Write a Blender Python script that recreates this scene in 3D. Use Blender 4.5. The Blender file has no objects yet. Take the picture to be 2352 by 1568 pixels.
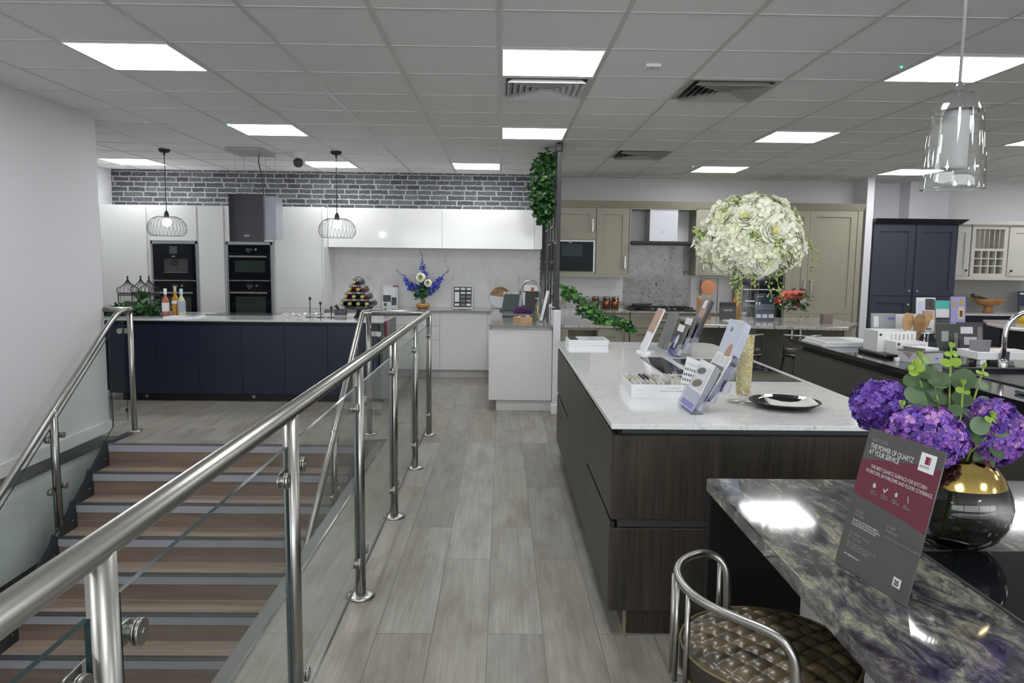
import bpy, bmesh, math, random
from mathutils import Matrix, Vector
random.seed(7)
PI = math.pi
sc = bpy.context.scene
COL = sc.collection

# ------------------------------------------------------------ camera, light, exposure
CAMH, CEIL = 1.5258, 2.6872
cam_data = bpy.data.cameras.new('camera'); cam = bpy.data.objects.new('camera', cam_data)
COL.objects.link(cam); sc.camera = cam
cam_data.sensor_width = 36.0; cam_data.sensor_fit = 'HORIZONTAL'
cam_data.lens = 1695.585 / 2352 * 36.0
cam_data.clip_start = 0.02; cam_data.clip_end = 60
pitch, yaw, roll = 0.108369, 0.0143187, 0.0114734
_cy, _sy, _cp, _sp = math.cos(yaw), math.sin(yaw), math.cos(pitch), math.sin(pitch)
_F = Vector((_sy*_cp, _cy*_cp, -_sp)); _R = Vector((_cy, -_sy, 0)); _U = _R.cross(_F)
_R2 = _R*math.cos(roll) + _U*math.sin(roll); _U2 = -_R*math.sin(roll) + _U*math.cos(roll)
cam.matrix_world = Matrix(((_R2.x, _U2.x, -_F.x, 0), (_R2.y, _U2.y, -_F.y, 0), (_R2.z, _U2.z, -_F.z, CAMH), (0, 0, 0, 1)))

w = bpy.data.worlds.new('world'); sc.world = w; w.use_nodes = True
w.node_tree.nodes['Background'].inputs[0].default_value = (0.8, 0.85, 1, 1)
w.node_tree.nodes['Background'].inputs[1].default_value = 0.05
sc.view_settings.view_transform = 'Standard'; sc.view_settings.look = 'None'
sc.view_settings.gamma = 1.0; sc.view_settings.use_curve_mapping = False
sc.view_settings.exposure = 0.48
PANEL_STRENGTH = 11.0
FILL_STRENGTH = 3.7
try:
    sc.cycles.transparent_max_bounces = 24; sc.cycles.max_bounces = 10; sc.cycles.glossy_bounces = 4
    sc.cycles.caustics_reflective = False; sc.cycles.caustics_refractive = False
except Exception:
    pass

# ------------------------------------------------------------ mesh builder
class MB:
    def __init__(s): s.v = []; s.f = []; s.mi = []; s.sm = []; s.xf = None
    def add(s, vs, fs, mi=0, smooth=False):
        b = len(s.v)
        for p in vs:
            p = Vector(p)
            if s.xf is not None: p = s.xf @ p
            s.v.append(p)
        for f in fs: s.f.append([b+i for i in f]); s.mi.append(mi); s.sm.append(smooth)
        return s
    def box(s, x0, y0, z0, x1, y1, z1, mi=0):
        x0, x1 = min(x0, x1), max(x0, x1); y0, y1 = min(y0, y1), max(y0, y1); z0, z1 = min(z0, z1), max(z0, z1)
        vs = [(x0,y0,z0),(x1,y0,z0),(x1,y1,z0),(x0,y1,z0),(x0,y0,z1),(x1,y0,z1),(x1,y1,z1),(x0,y1,z1)]
        return s.add(vs, [(0,3,2,1),(4,5,6,7),(0,1,5,4),(1,2,6,5),(2,3,7,6),(3,0,4,7)], mi)
    def cbox(s, c, d, mi=0): return s.box(c[0]-d[0]/2, c[1]-d[1]/2, c[2]-d[2]/2, c[0]+d[0]/2, c[1]+d[1]/2, c[2]+d[2]/2, mi)
    def poly(s, pts, mi=0): return s.add(pts, [tuple(range(len(pts)))], mi)
    def prism(s, pts, h, mi=0, off=None):
        off = Vector(off) if off else Vector((0, 0, h)); n = len(pts)
        a = [Vector(p) for p in pts]; b = [p+off for p in a]
        fs = [tuple(range(n))[::-1], tuple(range(n, 2*n))] + [(i, (i+1) % n, n+(i+1) % n, n+i) for i in range(n)]
        return s.add(a+b, fs, mi)
    def tube(s, path, r, n=10, mi=0, caps=True, closed=False):
        P = [Vector(p) for p in path]; m = len(P)
        R = r if isinstance(r, (list, tuple)) else [r]*m
        T = []
        for i in range(m):
            a = P[(i-1) % m] if (closed or i > 0) else P[i]; b = P[(i+1) % m] if (closed or i < m-1) else P[i]
            T.append((b-a).normalized())
        nrm = T[0].orthogonal().normalized(); vs = []
        for i in range(m):
            nrm = (nrm - T[i]*nrm.dot(T[i]))
            nrm = nrm.normalized() if nrm.length > 1e-6 else T[i].orthogonal().normalized()
            bn = T[i].cross(nrm)
            for k in range(n):
                a = 2*PI*k/n; vs.append(P[i] + (nrm*math.cos(a)+bn*math.sin(a))*R[i])
        fs = []
        for i in range(m if closed else m-1):
            for k in range(n):
                fs.append((i*n+k, i*n+(k+1) % n, ((i+1) % m)*n+(k+1) % n, ((i+1) % m)*n+k))
        s.add(vs, fs, mi, True)
        if caps and not closed:
            b = len(s.v)-m*n
            s.f.append([b+k for k in range(n)][::-1]); s.mi.append(mi); s.sm.append(False)
            s.f.append([b+(m-1)*n+k for k in range(n)]); s.mi.append(mi); s.sm.append(False)
        return s
    def cyl(s, p0, p1, r0, r1=None, n=16, mi=0, caps=True): return s.tube([p0, p1], [r0, r0 if r1 is None else r1], n, mi, caps)
    def lathe(s, prof, c=(0, 0, 0), n=24, mi=0, axis=None, sharp=False):
        c = Vector(c); vs = []; fs = []; m = len(prof)
        q = Vector((0, 0, 1)).rotation_difference(Vector(axis).normalized()) if axis else None
        for r, z in prof:
            for k in range(n):
                a = 2*PI*k/n; p = Vector((max(r, 1e-5)*math.cos(a), max(r, 1e-5)*math.sin(a), z))
                vs.append(c + (q @ p if q else p))
        for i in range(m-1):
            for k in range(n): fs.append((i*n+k, i*n+(k+1) % n, (i+1)*n+(k+1) % n, (i+1)*n+k))
        return s.add(vs, fs, mi, not sharp)
    def ball(s, c, r, n=12, m=8, mi=0, sc3=(1, 1, 1)):
        vs = []; fs = []
        for i in range(m+1):
            t = PI*i/m
            for k in range(n):
                a = 2*PI*k/n
                vs.append((c[0]+r*sc3[0]*math.sin(t)*math.cos(a), c[1]+r*sc3[1]*math.sin(t)*math.sin(a), c[2]+r*sc3[2]*math.cos(t)))
        for i in range(m):
            for k in range(n): fs.append((i*n+k, (i+1)*n+k, (i+1)*n+(k+1) % n, i*n+(k+1) % n))
        return s.add(vs, fs, mi, True)
    def leaf(s, base, d, up, L, W, mi=0, fold=0.15, droop=0.2, lobed=False):
        d = Vector(d).normalized(); up = Vector(up); side = d.cross(up)
        side = side.normalized() if side.length > 1e-4 else d.orthogonal().normalized()
        nr = side.cross(d).normalized(); b = Vector(base)
        def q(u, w_): return b + d*(u*L) + side*(w_*W/2) + nr*(abs(w_)*fold*W - droop*L*u*u)
        if lobed:
            out = [(0, 0), (-.12, .7), (.25, .95), (.42, .5), (.75, .55), (1, 0)]
        else:
            out = [(0, 0), (.25, .8), (.55, 1), (.85, .55), (1, 0)]
        R = [q(u, x) for u, x in out]; Lf = [q(u, -x) for u, x in out[1:-1]]; mid = q(.5, 0)
        vs = R + Lf + [mid]; nR = len(R); mI = len(vs)-1
        loopR = list(range(nR)); loopL = [0]+[nR+i for i in range(len(Lf))]+[nR-1]
        fs = []
        for i in range(nR-1): fs.append((mI, loopR[i], loopR[i+1]))
        for i in range(len(loopL)-1): fs.append((mI, loopL[i+1], loopL[i]))
        return s.add(vs, fs, mi, True)

ORG = {}
def obj(name, mb, mats, parent=None, bevel=0, seg=2, fix=True, solid=0, local=False):
    org = ORG.get(parent.name, Vector((0, 0, 0))) if (parent and not local) else Vector((0, 0, 0))
    me = bpy.data.meshes.new(name)
    me.from_pydata([tuple(p-org) for p in mb.v], [], mb.f)
    if not isinstance(mats, (list, tuple)): mats = [mats]
    for m in mats: me.materials.append(m)
    for i, p in enumerate(me.polygons): p.material_index = min(mb.mi[i], len(mats)-1); p.use_smooth = mb.sm[i]
    if fix:
        bm = bmesh.new(); bm.from_mesh(me); bmesh.ops.recalc_face_normals(bm, faces=bm.faces); bm.to_mesh(me); bm.free()
    me.update()
    o = bpy.data.objects.new(name, me); COL.objects.link(o)
    if parent: o.parent = parent
    ORG[o.name] = org
    if bevel:
        b = o.modifiers.new('bevel', 'BEVEL'); b.width = bevel; b.segments = seg; b.limit_method = 'ANGLE'; b.angle_limit = 0.6
    if solid:
        b = o.modifiers.new('solid', 'SOLIDIFY'); b.thickness = solid; b.offset = 0
    return o
def tag(o, label, cat, group=None, kind=None):
    o['label'] = label; o['category'] = cat
    if group: o['group'] = group
    if kind: o['kind'] = kind
    return o
def thing(name, label, cat, loc=(0, 0, 0), group=None):
    o = bpy.data.objects.new(name, None); COL.objects.link(o); o.location = loc; o.empty_display_size = 0.1
    ORG[o.name] = Vector(loc); return tag(o, label, cat, group)
def struct(name, mb, mats, **k):
    o = obj(name, mb, mats, **k); o['kind'] = 'structure'; return o
def kids(o): return [c for c in bpy.data.objects if c.parent == o]
def copy_tree(o, parent=None, loc=None, rz=None, label=None, group=None):
    c = o.copy(); COL.objects.link(c); c.parent = parent; ORG[c.name] = ORG.get(o.name, Vector())
    if loc is not None: c.location = loc
    if rz is not None: c.rotation_euler = (0, 0, rz)
    if label: c['label'] = label
    if group: c['group'] = group
    for ch in kids(o): copy_tree(ch, c)
    return c
def B(*a, **k): return MB().box(*a, **k)
def text(body, size, mat, parent, origin, xdir, ydir, name='lettering', align='LEFT', depth=0.0004, bold=0.0, sx=1.0):
    cu = bpy.data.curves.new('t', 'FONT'); cu.body = body; cu.size = size; cu.align_x = align; cu.extrude = depth; cu.offset = bold
    cu.space_line = 0.95
    t = bpy.data.objects.new('t', cu); COL.objects.link(t)
    dg = bpy.context.evaluated_depsgraph_get(); me = bpy.data.meshes.new_from_object(t.evaluated_get(dg))
    bpy.data.objects.remove(t)
    me.name = name; me.materials.clear(); me.materials.append(mat)
    x = Vector(xdir).normalized(); y = Vector(ydir).normalized(); z = x.cross(y)
    org = ORG.get(parent.name, Vector()); o3 = Vector(origin) - org
    M = Matrix(((x.x*sx, y.x, z.x, o3.x), (x.y*sx, y.y, z.y, o3.y), (x.z*sx, y.z, z.z, o3.z), (0, 0, 0, 1)))
    me.transform(M)
    o = bpy.data.objects.new(name, me); COL.objects.link(o); o.parent = parent; ORG[o.name] = org
    return o

# ------------------------------------------------------------ materials
def mat(name, col, rough=0.5, metal=0.0, spec=0.5, coat=0.0, emit=0, coatr=0.05, emcol=None):
    m = bpy.data.materials.new(name); m.use_nodes = True; b = m.node_tree.nodes['Principled BSDF']
    b.inputs['Base Color'].default_value = (*col, 1); b.inputs['Roughness'].default_value = rough
    b.inputs['Metallic'].default_value = metal; b.inputs['Specular IOR Level'].default_value = spec
    b.inputs['Coat Weight'].default_value = coat; b.inputs['Coat Roughness'].default_value = coatr
    if emit: b.inputs['Emission Color'].default_value = (*(emcol or col), 1); b.inputs['Emission Strength'].default_value = emit
    return m
class N:
    def __init__(s, m): s.m = m; s.t = m.node_tree; s.b = s.t.nodes['Principled BSDF']; s.co = s.t.nodes.new('ShaderNodeTexCoord').outputs['Object']
    def n(s, typ, ins=None, **props):
        x = s.t.nodes.new(typ)
        for k, v in props.items(): setattr(x, k, v)
        for k, v in (ins or {}).items():
            i = x.inputs[k]
            if isinstance(v, bpy.types.NodeSocket): s.t.links.new(v, i)
            else: i.default_value = v
        return x
    def map(s, scale=(1, 1, 1), rot=(0, 0, 0), loc=(0, 0, 0), src=None):
        return s.n('ShaderNodeMapping', {'Vector': src or s.co, 'Scale': scale, 'Rotation': rot, 'Location': loc}).outputs[0]
    def noise(s, vec, scale=5, detail=4, rough=.5, dist=0):
        return s.n('ShaderNodeTexNoise', {'Vector': vec, 'Scale': scale, 'Detail': detail, 'Roughness': rough, 'Distortion': dist}).outputs['Fac']
    def ramp(s, fac, stops):
        r = s.n('ShaderNodeValToRGB', {'Fac': fac}); cr = r.color_ramp
        while len(cr.elements) < len(stops): cr.elements.new(0.5)
        for e, (p, c) in zip(cr.elements, stops): e.position = p; e.color = (*c, 1) if len(c) == 3 else c
        return r.outputs[0]
    def mix(s, fac, a, b, blend='MIX'):
        x = s.t.nodes.new('ShaderNodeMix'); x.data_type = 'RGBA'; x.blend_type = blend
        for i, v in ((0, fac), (6, a), (7, b)):
            if isinstance(v, bpy.types.NodeSocket): s.t.links.new(v, x.inputs[i])
            else: x.inputs[i].default_value = v if i == 0 else (*v, 1)
        return x.outputs[2]
    def link(s, out, name): s.t.links.new(out, s.b.inputs[name])
    def bump(s, h, strength=.3, dist=.002):
        s.link(s.n('ShaderNodeBump', {'Height': h, 'Strength': strength, 'Distance': dist}).outputs[0], 'Normal')
def glassy(name, tint=(1, 1, 1), ior=1.45, rough=0.0, boost=1.0):
    m = bpy.data.materials.new(name); m.use_nodes = True; t = m.node_tree; t.nodes.clear()
    o = t.nodes.new('ShaderNodeOutputMaterial'); tr = t.nodes.new('ShaderNodeBsdfTransparent'); gl = t.nodes.new('ShaderNodeBsdfGlossy')
    fr = t.nodes.new('ShaderNodeFresnel'); mx = t.nodes.new('ShaderNodeMixShader'); mu = t.nodes.new('ShaderNodeMath')
    mu.operation = 'MULTIPLY'; mu.inputs[1].default_value = boost; mu.use_clamp = True
    fr.inputs[0].default_value = ior; tr.inputs[0].default_value = (*tint, 1); gl.inputs['Roughness'].default_value = rough
    ge = t.nodes.new('ShaderNodeNewGeometry'); mi = t.nodes.new('ShaderNodeMix'); mi.inputs[2].default_value = ior; mi.inputs[3].default_value = 1/ior
    t.links.new(ge.outputs['Backfacing'], mi.inputs[0]); t.links.new(mi.outputs[0], fr.inputs[0])
    t.links.new(fr.outputs[0], mu.inputs[0]); t.links.new(mu.outputs[0], mx.inputs[0]); t.links.new(tr.outputs[0], mx.inputs[1]); t.links.new(gl.outputs[0], mx.inputs[2]); t.links.new(mx.outputs[0], o.inputs[0])
    return m

M_wall = mat('white_wall_paint', (.72, .72, .74), .6)
M_handle = mat('dull_chrome_handle', (.42, .42, .41), .33, metal=1)
M_greywall = mat('light_grey_wall_paint', (.56, .555, .55), .6)
M_ceil = mat('ceiling_tile', (.78, .78, .77), .9, spec=.2)
n = N(M_ceil); n.link(n.ramp(n.noise(n.map(), 60, 3), [(.3, (.82, .82, .81)), (.7, (.87, .87, .86))]), 'Base Color')
M_tbar = mat('ceiling_grid_bar', (.62, .62, .61), .42)
M_panel = mat('light_panel_diffuser', (1, 1, 1), .5, emit=PANEL_STRENGTH, emcol=(.97, .985, 1))
M_white = mat('white_plastic', (.78, .78, .78), .45)
M_gloss = mat('white_gloss_lacquer', (.74, .745, .73), .12, coat=.3)
M_matwhite = mat('matt_white_carcass', (.72, .72, .70), .4)
M_navygloss = mat('navy_matt_door', (.010, .016, .032), .32)
M_black = mat('black_satin', (.01, .01, .011), .35)
M_blackg = mat('black_glass', (.006, .007, .009), .05, spec=.22)
M_dark = mat('dark_grey', (.05, .052, .055), .45)
M_steel = mat('brushed_steel', (.41, .40, .38), .32, metal=1)
M_chrome = mat('polished_chrome', (.75, .75, .76), .08, metal=1)
M_alum = mat('aluminium_trim', (.36, .37, .40), .38, metal=.8)
M_glass = glassy('clear_glass', (.955, .975, .965), 1.42, boost=.5)
M_edge = mat('glass_edge', (.014, .034, .038), .1)
M_cglass = glassy('crystal_glass', (.96, .97, .96), 1.55, boost=1.6)
M_vglass = glassy('thin_vase_glass', (.975, .98, .975), 1.45, boost=.8)
M_acrylic = glassy('clear_acrylic', (.96, .965, .985), 1.45, boost=.9)
M_acredge = mat('blue_acrylic_edge', (.20, .21, .62), .2)
M_sage = mat('sage_painted_wood', (.325, .305, .235), .42)
M_taupe = mat('taupe_matt_door', (.085, .080, .066), .45)
M_cream = mat('cream_painted_wood', (.66, .64, .58), .45)
M_navy = mat('slate_blue_painted_wood', (.042, .046, .064), .4)
M_dkcarc = mat('dark_rail_profile', (.055, .062, .06), .4)
M_copper = mat('brushed_copper', (.36, .15, .08), .3, metal=1)
M_iron = mat('black_iron', (.014, .015, .017), .5)
M_greyframe = mat('charcoal_powder_coat', (.011, .012, .014), .42)
M_paper = mat('white_paper', (.72, .73, .74), .5)
M_gold = mat('gold_glaze', (.75, .55, .18), .12, metal=1)
M_red = mat('crimson_print', (.20, .012, .045), .3)
M_leafd = mat('ivy_leaf_dark', (.012, .05, .012), .4)
M_leafm = mat('ivy_leaf', (.03, .115, .02), .4)
M_leafl = mat('ivy_leaf_bright', (.10, .28, .04), .45)
M_stem = mat('green_stem', (.13, .22, .06), .6)

M_floor = mat('grey_oak_plank_floor', (.3, .3, .27), .38)
n = N(M_floor)
v = n.map(rot=(0, 0, PI/2), loc=(0.0, 0.045, 0))
br = n.n('ShaderNodeTexBrick', {'Vector': v, 'Color1': (.0, .0, .0, 1), 'Color2': (1, 1, 1, 1), 'Mortar': (.5, .5, .5, 1), 'Scale': 1.0, 'Mortar Size': .0022, 'Mortar Smooth': .3, 'Bias': 0.0, 'Brick Width': 1.22, 'Row Height': .228}, offset=.37)
plank = n.ramp(br.outputs['Color'], [(0, (.225, .215, .195)), (.35, (.275, .268, .248)), (.7, (.315, .31, .29)), (1, (.255, .24, .21))])
off = n.n('ShaderNodeVectorMath', {0: n.co, 1: br.outputs['Color']}, operation='ADD').outputs[0]
g1 = n.noise(n.map((38, 1.6, 38), src=off), 1, 6, .65, .6)
g2 = n.noise(n.map((7, 2.2, 7), src=off), 1, 4, .6, .5)
g3 = n.noise(n.map((120, 3, 120), src=off), 1, 3, .6, 1.2)
c = n.mix(.55, plank, n.ramp(g1, [(.3, (.42, .40, .36)), (.7, (1.0, 1.0, .98))]), 'MULTIPLY')
c = n.mix(.6, c, n.ramp(g2, [(.36, (.66, .59, .50)), (.5, (.98, .97, .94)), (.66, (1.2, 1.2, 1.18))]), 'MULTIPLY')
c = n.mix(.5, c, n.ramp(g3, [(.35, (.75, .74, .72)), (.6, (1.08, 1.08, 1.08))]), 'MULTIPLY')
c = n.mix(br.outputs['Fac'], c, (.10, .098, .09))
c = n.mix(1, c, (1.12, 1.10, 1.07), 'MULTIPLY')
n.link(c, 'Base Color'); n.bump(g1, .15, .001)

M_stair = mat('oak_vinyl_stair', (.25, .19, .14), .45)
n = N(M_stair)
st = n.n('ShaderNodeSeparateXYZ', {'Vector': n.co})
g = n.noise(n.map((.9, 14, 14)), 1, 5, .6, .4); g4 = n.noise(n.map((3, 60, 60)), 1, 4, .6, .8)
c = n.ramp(g, [(.3, (.22, .165, .13)), (.5, (.34, .27, .22)), (.72, (.42, .35, .30))])
n.link(n.mix(.5, c, n.ramp(g4, [(.3, (.7, .68, .66)), (.7, (1.1, 1.1, 1.1))]), 'MULTIPLY'), 'Base Color')

M_brick = mat('grey_brick_wallpaper', (.2, .2, .2), .7)
n = N(M_brick)
ns = n.n('ShaderNodeTexNoise', {'Vector': n.co, 'Scale': 26.0, 'Detail': 3.0})
dv = n.n('ShaderNodeVectorMath', {0: ns.outputs['Color'], 1: (.5, .5, .5)}, operation='SUBTRACT').outputs[0]
dv = n.n('ShaderNodeVectorMath', {0: dv, 'Scale': .030}, operation='SCALE').outputs[0]
sx = n.n('ShaderNodeSeparateXYZ', {0: n.co})
row = n.n('ShaderNodeMath', {0: n.n('ShaderNodeMath', {0: sx.outputs[2], 1: .0665}, operation='DIVIDE').outputs[0]}, operation='FLOOR').outputs[0]
wn = n.n('ShaderNodeTexWhiteNoise', {'W': row}, noise_dimensions='1D').outputs['Value']
sw = n.n('ShaderNodeMath', {0: n.n('ShaderNodeMath', {0: n.n('ShaderNodeMath', {0: sx.outputs[0], 1: 9.0}, operation='MULTIPLY').outputs[0], 1: row}, operation='ADD').outputs[0]}, operation='SINE').outputs[0]
su = n.n('ShaderNodeMath', {0: sx.outputs[0], 1: n.n('ShaderNodeMath', {0: sw, 1: .035}, operation='MULTIPLY').outputs[0]}, operation='ADD').outputs[0]
su = n.n('ShaderNodeMath', {0: su, 1: wn}, operation='ADD').outputs[0]
cv = n.n('ShaderNodeCombineXYZ', {0: su, 1: sx.outputs[2]}).outputs[0]
vv = n.n('ShaderNodeVectorMath', {0: cv, 1: dv}, operation='ADD').outputs[0]
br = n.n('ShaderNodeTexBrick', {'Vector': vv, 'Color1': (0, 0, 0, 1), 'Color2': (1, 1, 1, 1), 'Mortar': (1, 1, 1, 1), 'Scale': 1.0, 'Mortar Size': .0095, 'Mortar Smooth': .7, 'Bias': 0, 'Brick Width': .205, 'Row Height': .0665}, offset=.0)
cc = n.ramp(br.outputs['Color'], [(0, (.055, .060, .072)), (1, (.135, .142, .155))])
cc = n.mix(.7, cc, n.ramp(n.noise(n.map((20, 20, 45)), 1, 5, .7), [(.3, (.55, .55, .55)), (.7, (1.5, 1.5, 1.5))]), 'MULTIPLY')
n.link(n.mix(br.outputs['Fac'], cc, (.46, .45, .46)), 'Base Color')

M_quartz = mat('white_quartz', (.70, .70, .70), .10, coat=.2)
n = N(M_quartz)
a = n.noise(n.map((1, 1, 1)), 55, 4, .7); b2 = n.noise(n.map(), 14, 6, .75, 1.0)
c = n.ramp(a, [(.28, (.52, .52, .52)), (.42, (.71, .71, .71)), (.6, (.76, .765, .77))])
c2 = n.ramp(b2, [(.34, (.62, .62, .63)), (.42, (1, 1, 1))])
n.link(n.mix(.8, c, c2, 'MULTIPLY'), 'Base Color')
M_navyquartz = mat('pale_grey_quartz', (.55, .55, .56), .08, coat=.2)
M_grquartz = mat('mid_grey_quartz', (.24, .24, .245), .12, coat=.2)
def speckle(name, base, lo, dark, sc1, rough=.12, thr=.36):
    m = mat(name, base, rough, coat=.3); n = N(m)
    a = n.noise(n.map(), sc1, 5, .7, .4); b_ = n.noise(n.map(), sc1*.35, 4, .6, .5)
    c = n.ramp(b_, [(.35, lo), (.6, base)])
    n.link(n.mix(n.ramp(a, [(thr, (1, 1, 1)), (thr+.05, (0, 0, 0))]), c, dark), 'Base Color'); return m
M_speck = speckle('pale_speckled_granite', (.52, .50, .45), (.38, .37, .34), (.06, .05, .045), 40, thr=.38)
M_splash = speckle('concrete_grey_speckled_splashback', (.41, .41, .39), (.27, .27, .26), (.03, .028, .028), 24, .35, .37)
M_marble = mat('pale_grey_marble_splashback', (.45, .45, .44), .35); n = N(M_marble)
n.link(n.ramp(n.noise(n.map((1, 1, .6)), 7, 7, .75, .6), [(.3, (.48, .48, .48)), (.42, (.66, .66, .65)), (.7, (.73, .73, .72))]), 'Base Color')
M_granite = mat('black_cream_veined_granite', (.1, .1, .1), .07, coat=.4); n = N(M_granite)
mv = n.map((9, 3.6, 9), rot=(0, 0, .72))
w1 = n.noise(mv, 1.15, 9, .72, 1.9); w2 = n.noise(n.map((26, 11, 26), rot=(0, 0, .72)), 1, 6, .7, .8)
w3 = n.noise(n.map((5, 2.2, 5), rot=(0, 0, .72), loc=(3, 1, 0)), 1, 6, .65, 1.2)
c = n.ramp(w1, [(.30, (.014, .015, .020)), (.41, (.045, .048, .058)), (.49, (.12, .12, .125)), (.55, (.23, .22, .18)), (.61, (.37, .36, .24)), (.68, (.13, .13, .12)), (.8, (.03, .03, .035))])
c = n.mix(n.ramp(w2, [(.42, (0, 0, 0)), (.56, (1, 1, 1))]), n.mix(1, c, (.38, .40, .46), 'MULTIPLY'), c)
c = n.mix(n.ramp(w3, [(.50, (0, 0, 0)), (.62, (1, 1, 1))]), c, n.mix(1, c, (.45, .48, .55), 'MULTIPLY'))
n.link(c, 'Base Color')
M_granite_shade = mat('shade_darkened_granite', (.012, .012, .012), .6, spec=.15)  # granite darkened to paint the shade under the bar top
M_dkwood = mat('dark_stained_oak', (.03, .026, .02), .42); n = N(M_dkwood)
g = n.noise(n.map((40, 40, 1.6)), 1, 6, .65, 1.4); g2 = n.noise(n.map((6, 6, .6)), 1, 3, .5, .6)
c = n.ramp(g, [(.3, (.015, .0145, .013)), (.55, (.036, .033, .028)), (.75, (.058, .052, .045))])
n.link(n.mix(.7, c, n.ramp(g2, [(.3, (.6, .62, .62)), (.65, (1.5, 1.25, .9))]), 'MULTIPLY'), 'Base Color'); n.bump(g, .3, .001)
def wood(name, a, b_, scale=(3, 30, 30), rough=.5):
    m = mat(name, a, rough); n = N(m); n.link(n.ramp(n.noise(n.map(scale), 1, 5, .6, 1.0), [(.3, a), (.7, b_)]), 'Base Color'); return m
M_wood = wood('light_beech', (.42, .25, .11), (.55, .36, .18))
M_woodo = wood('orange_wood', (.38, .17, .05), (.52, .27, .10))
M_acacia = wood('acacia_wood', (.16, .075, .03), (.50, .30, .14), (4, 4, 18))
# ============================================================ SETTING
GX, GY = -0.027, 4.1866          # origin of the 0.6 m ceiling grid
fl = MB()
T = -0.28
fl.box(-5.35, 6.25, T, 9.0, 10.7, 0); fl.box(-3.25, 5.94, T, -1.15, 6.25, 0); fl.box(-1.0, -4, T, 9.0, 6.25, 0)
fl.box(-1.15, 6.17, T, -1.0, 6.25, 0); fl.box(-5.35, -4, T, -3.5, 6.25, 0); fl.box(-3.44, -4, T, -1.0, -1.2, 0)
struct('floor', fl, M_floor)
struct('floor_lower', B(-6, -4, -2.95, 0, 7, -2.9), M_floor)
struct('ceiling', B(-5.35, -4, CEIL, 9.0, 10.7, CEIL+.05), M_ceil)
g = MB()
i = -9
while GX+.6*i < 9.0:
    x = GX+.6*i
    if x > -5.3: g.box(x-.012, -4, CEIL-.004, x+.012, 10.7, CEIL+.001)
    i += 1
j = -13
while GY+.6*j < 10.65:
    y = GY+.6*j
    if y > -4: g.box(-5.3, y-.0095, CEIL-.0034, 9.0, y+.0095, CEIL+.001)
    j += 1
struct('trim_1', g, M_tbar)
# walls
struct('wall_left', B(-3.56, -4, -.09, -3.44, 6.42, CEIL), M_wall)
struct('wall_left_lower', B(-3.56, -4, -.75, -3.44, 6.25, -.09), mat('lower_wall_paint', (.70, .73, .72), .5))
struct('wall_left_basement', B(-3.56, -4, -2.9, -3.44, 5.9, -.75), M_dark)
struct('wall_stairwell_far', B(-3.44, 6.25, -2.9, -1.0, 6.3, T), M_matwhite)
struct('wall_stairwell_right', B(-1.02, -4, -2.9, -.9, 6.25, T), M_wall)
struct('baseboard_left', B(-3.44, -4, 0, -3.424, 6.436, .10), M_white, bevel=.003)
struct('trim_2', B(-3.44, -4, -.09, -3.42, 6.25, -.002), M_alum)
struct('wall_side_left', B(-5.35, 6.42, 0, -5.24, 10.7, CEIL), M_wall)
struct('wall_back_brick', B(-5.24, 10.12, 0, .535, 10.25, CEIL), M_brick)
struct('wall_back_sage', B(.535, 10.40, 0, 4.89, 10.55, CEIL), M_greywall)
struct('wall_wing', B(4.89, 10.0, 0, 4.985, 10.62, CEIL), M_wall)
struct('wall_back_right', B(4.985, 10.60, 0, 9.0, 10.7, CEIL), M_wall)
struct('wall_column', B(5.65, 10.33, 0, 6.2, 10.60, CEIL), M_wall)
struct('wall_right', B(9.0, -4, 0, 9.1, 10.7, CEIL), M_greywall)
struct('wall_behind', B(-5.35, -4.1, -2.9, 9.0, -4, 1.0).box(-5.35, -4.1, 1.0, -3.2, -4, CEIL).box(8.6, -4.1, 1.0, 9.0, -4, CEIL).box(-3.2, -4.1, 2.5, 8.6, -4, CEIL), M_wall)
M_fill = mat('added_daylight_fill', (1, 1, 1), .5, emit=FILL_STRENGTH, emcol=(.92, .955, 1))  # glow of unseen windows added as daylight fill, sill raised to dim low surfaces
for k in range(4):
    x = -3.2+k*2.95
    struct('fill_window_%d' % (k+1), B(x+.05, -4.08, 1.0, x+2.9, -4.07, 2.45), M_fill)
    struct('trim_%d' % (20+k), B(x-.05, -4.08, 1.0, x+.05, -4.0, 2.5), M_dark)
struct('wall_stub', B(.517, 7.32, 0, .588, 9.5, 1.047), M_wall, bevel=.004)
struct('baseboard_stub', B(.507, 7.305, 0, .600, 9.5, .09), M_white, bevel=.003)
e = MB()
e.box(-1.035, -1.2, -.002, -.975, 6.17, .003); e.box(-1.15, 6.14, -.002, -.965, 6.19, .003)
struct('trim_3', e, mat('dark_grey_trim', (.13, .13, .135), .4, metal=.3))
struct('trim_4', B(-.975, -1.2, 0, -.965, 6.18, .006), M_chrome)

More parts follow.
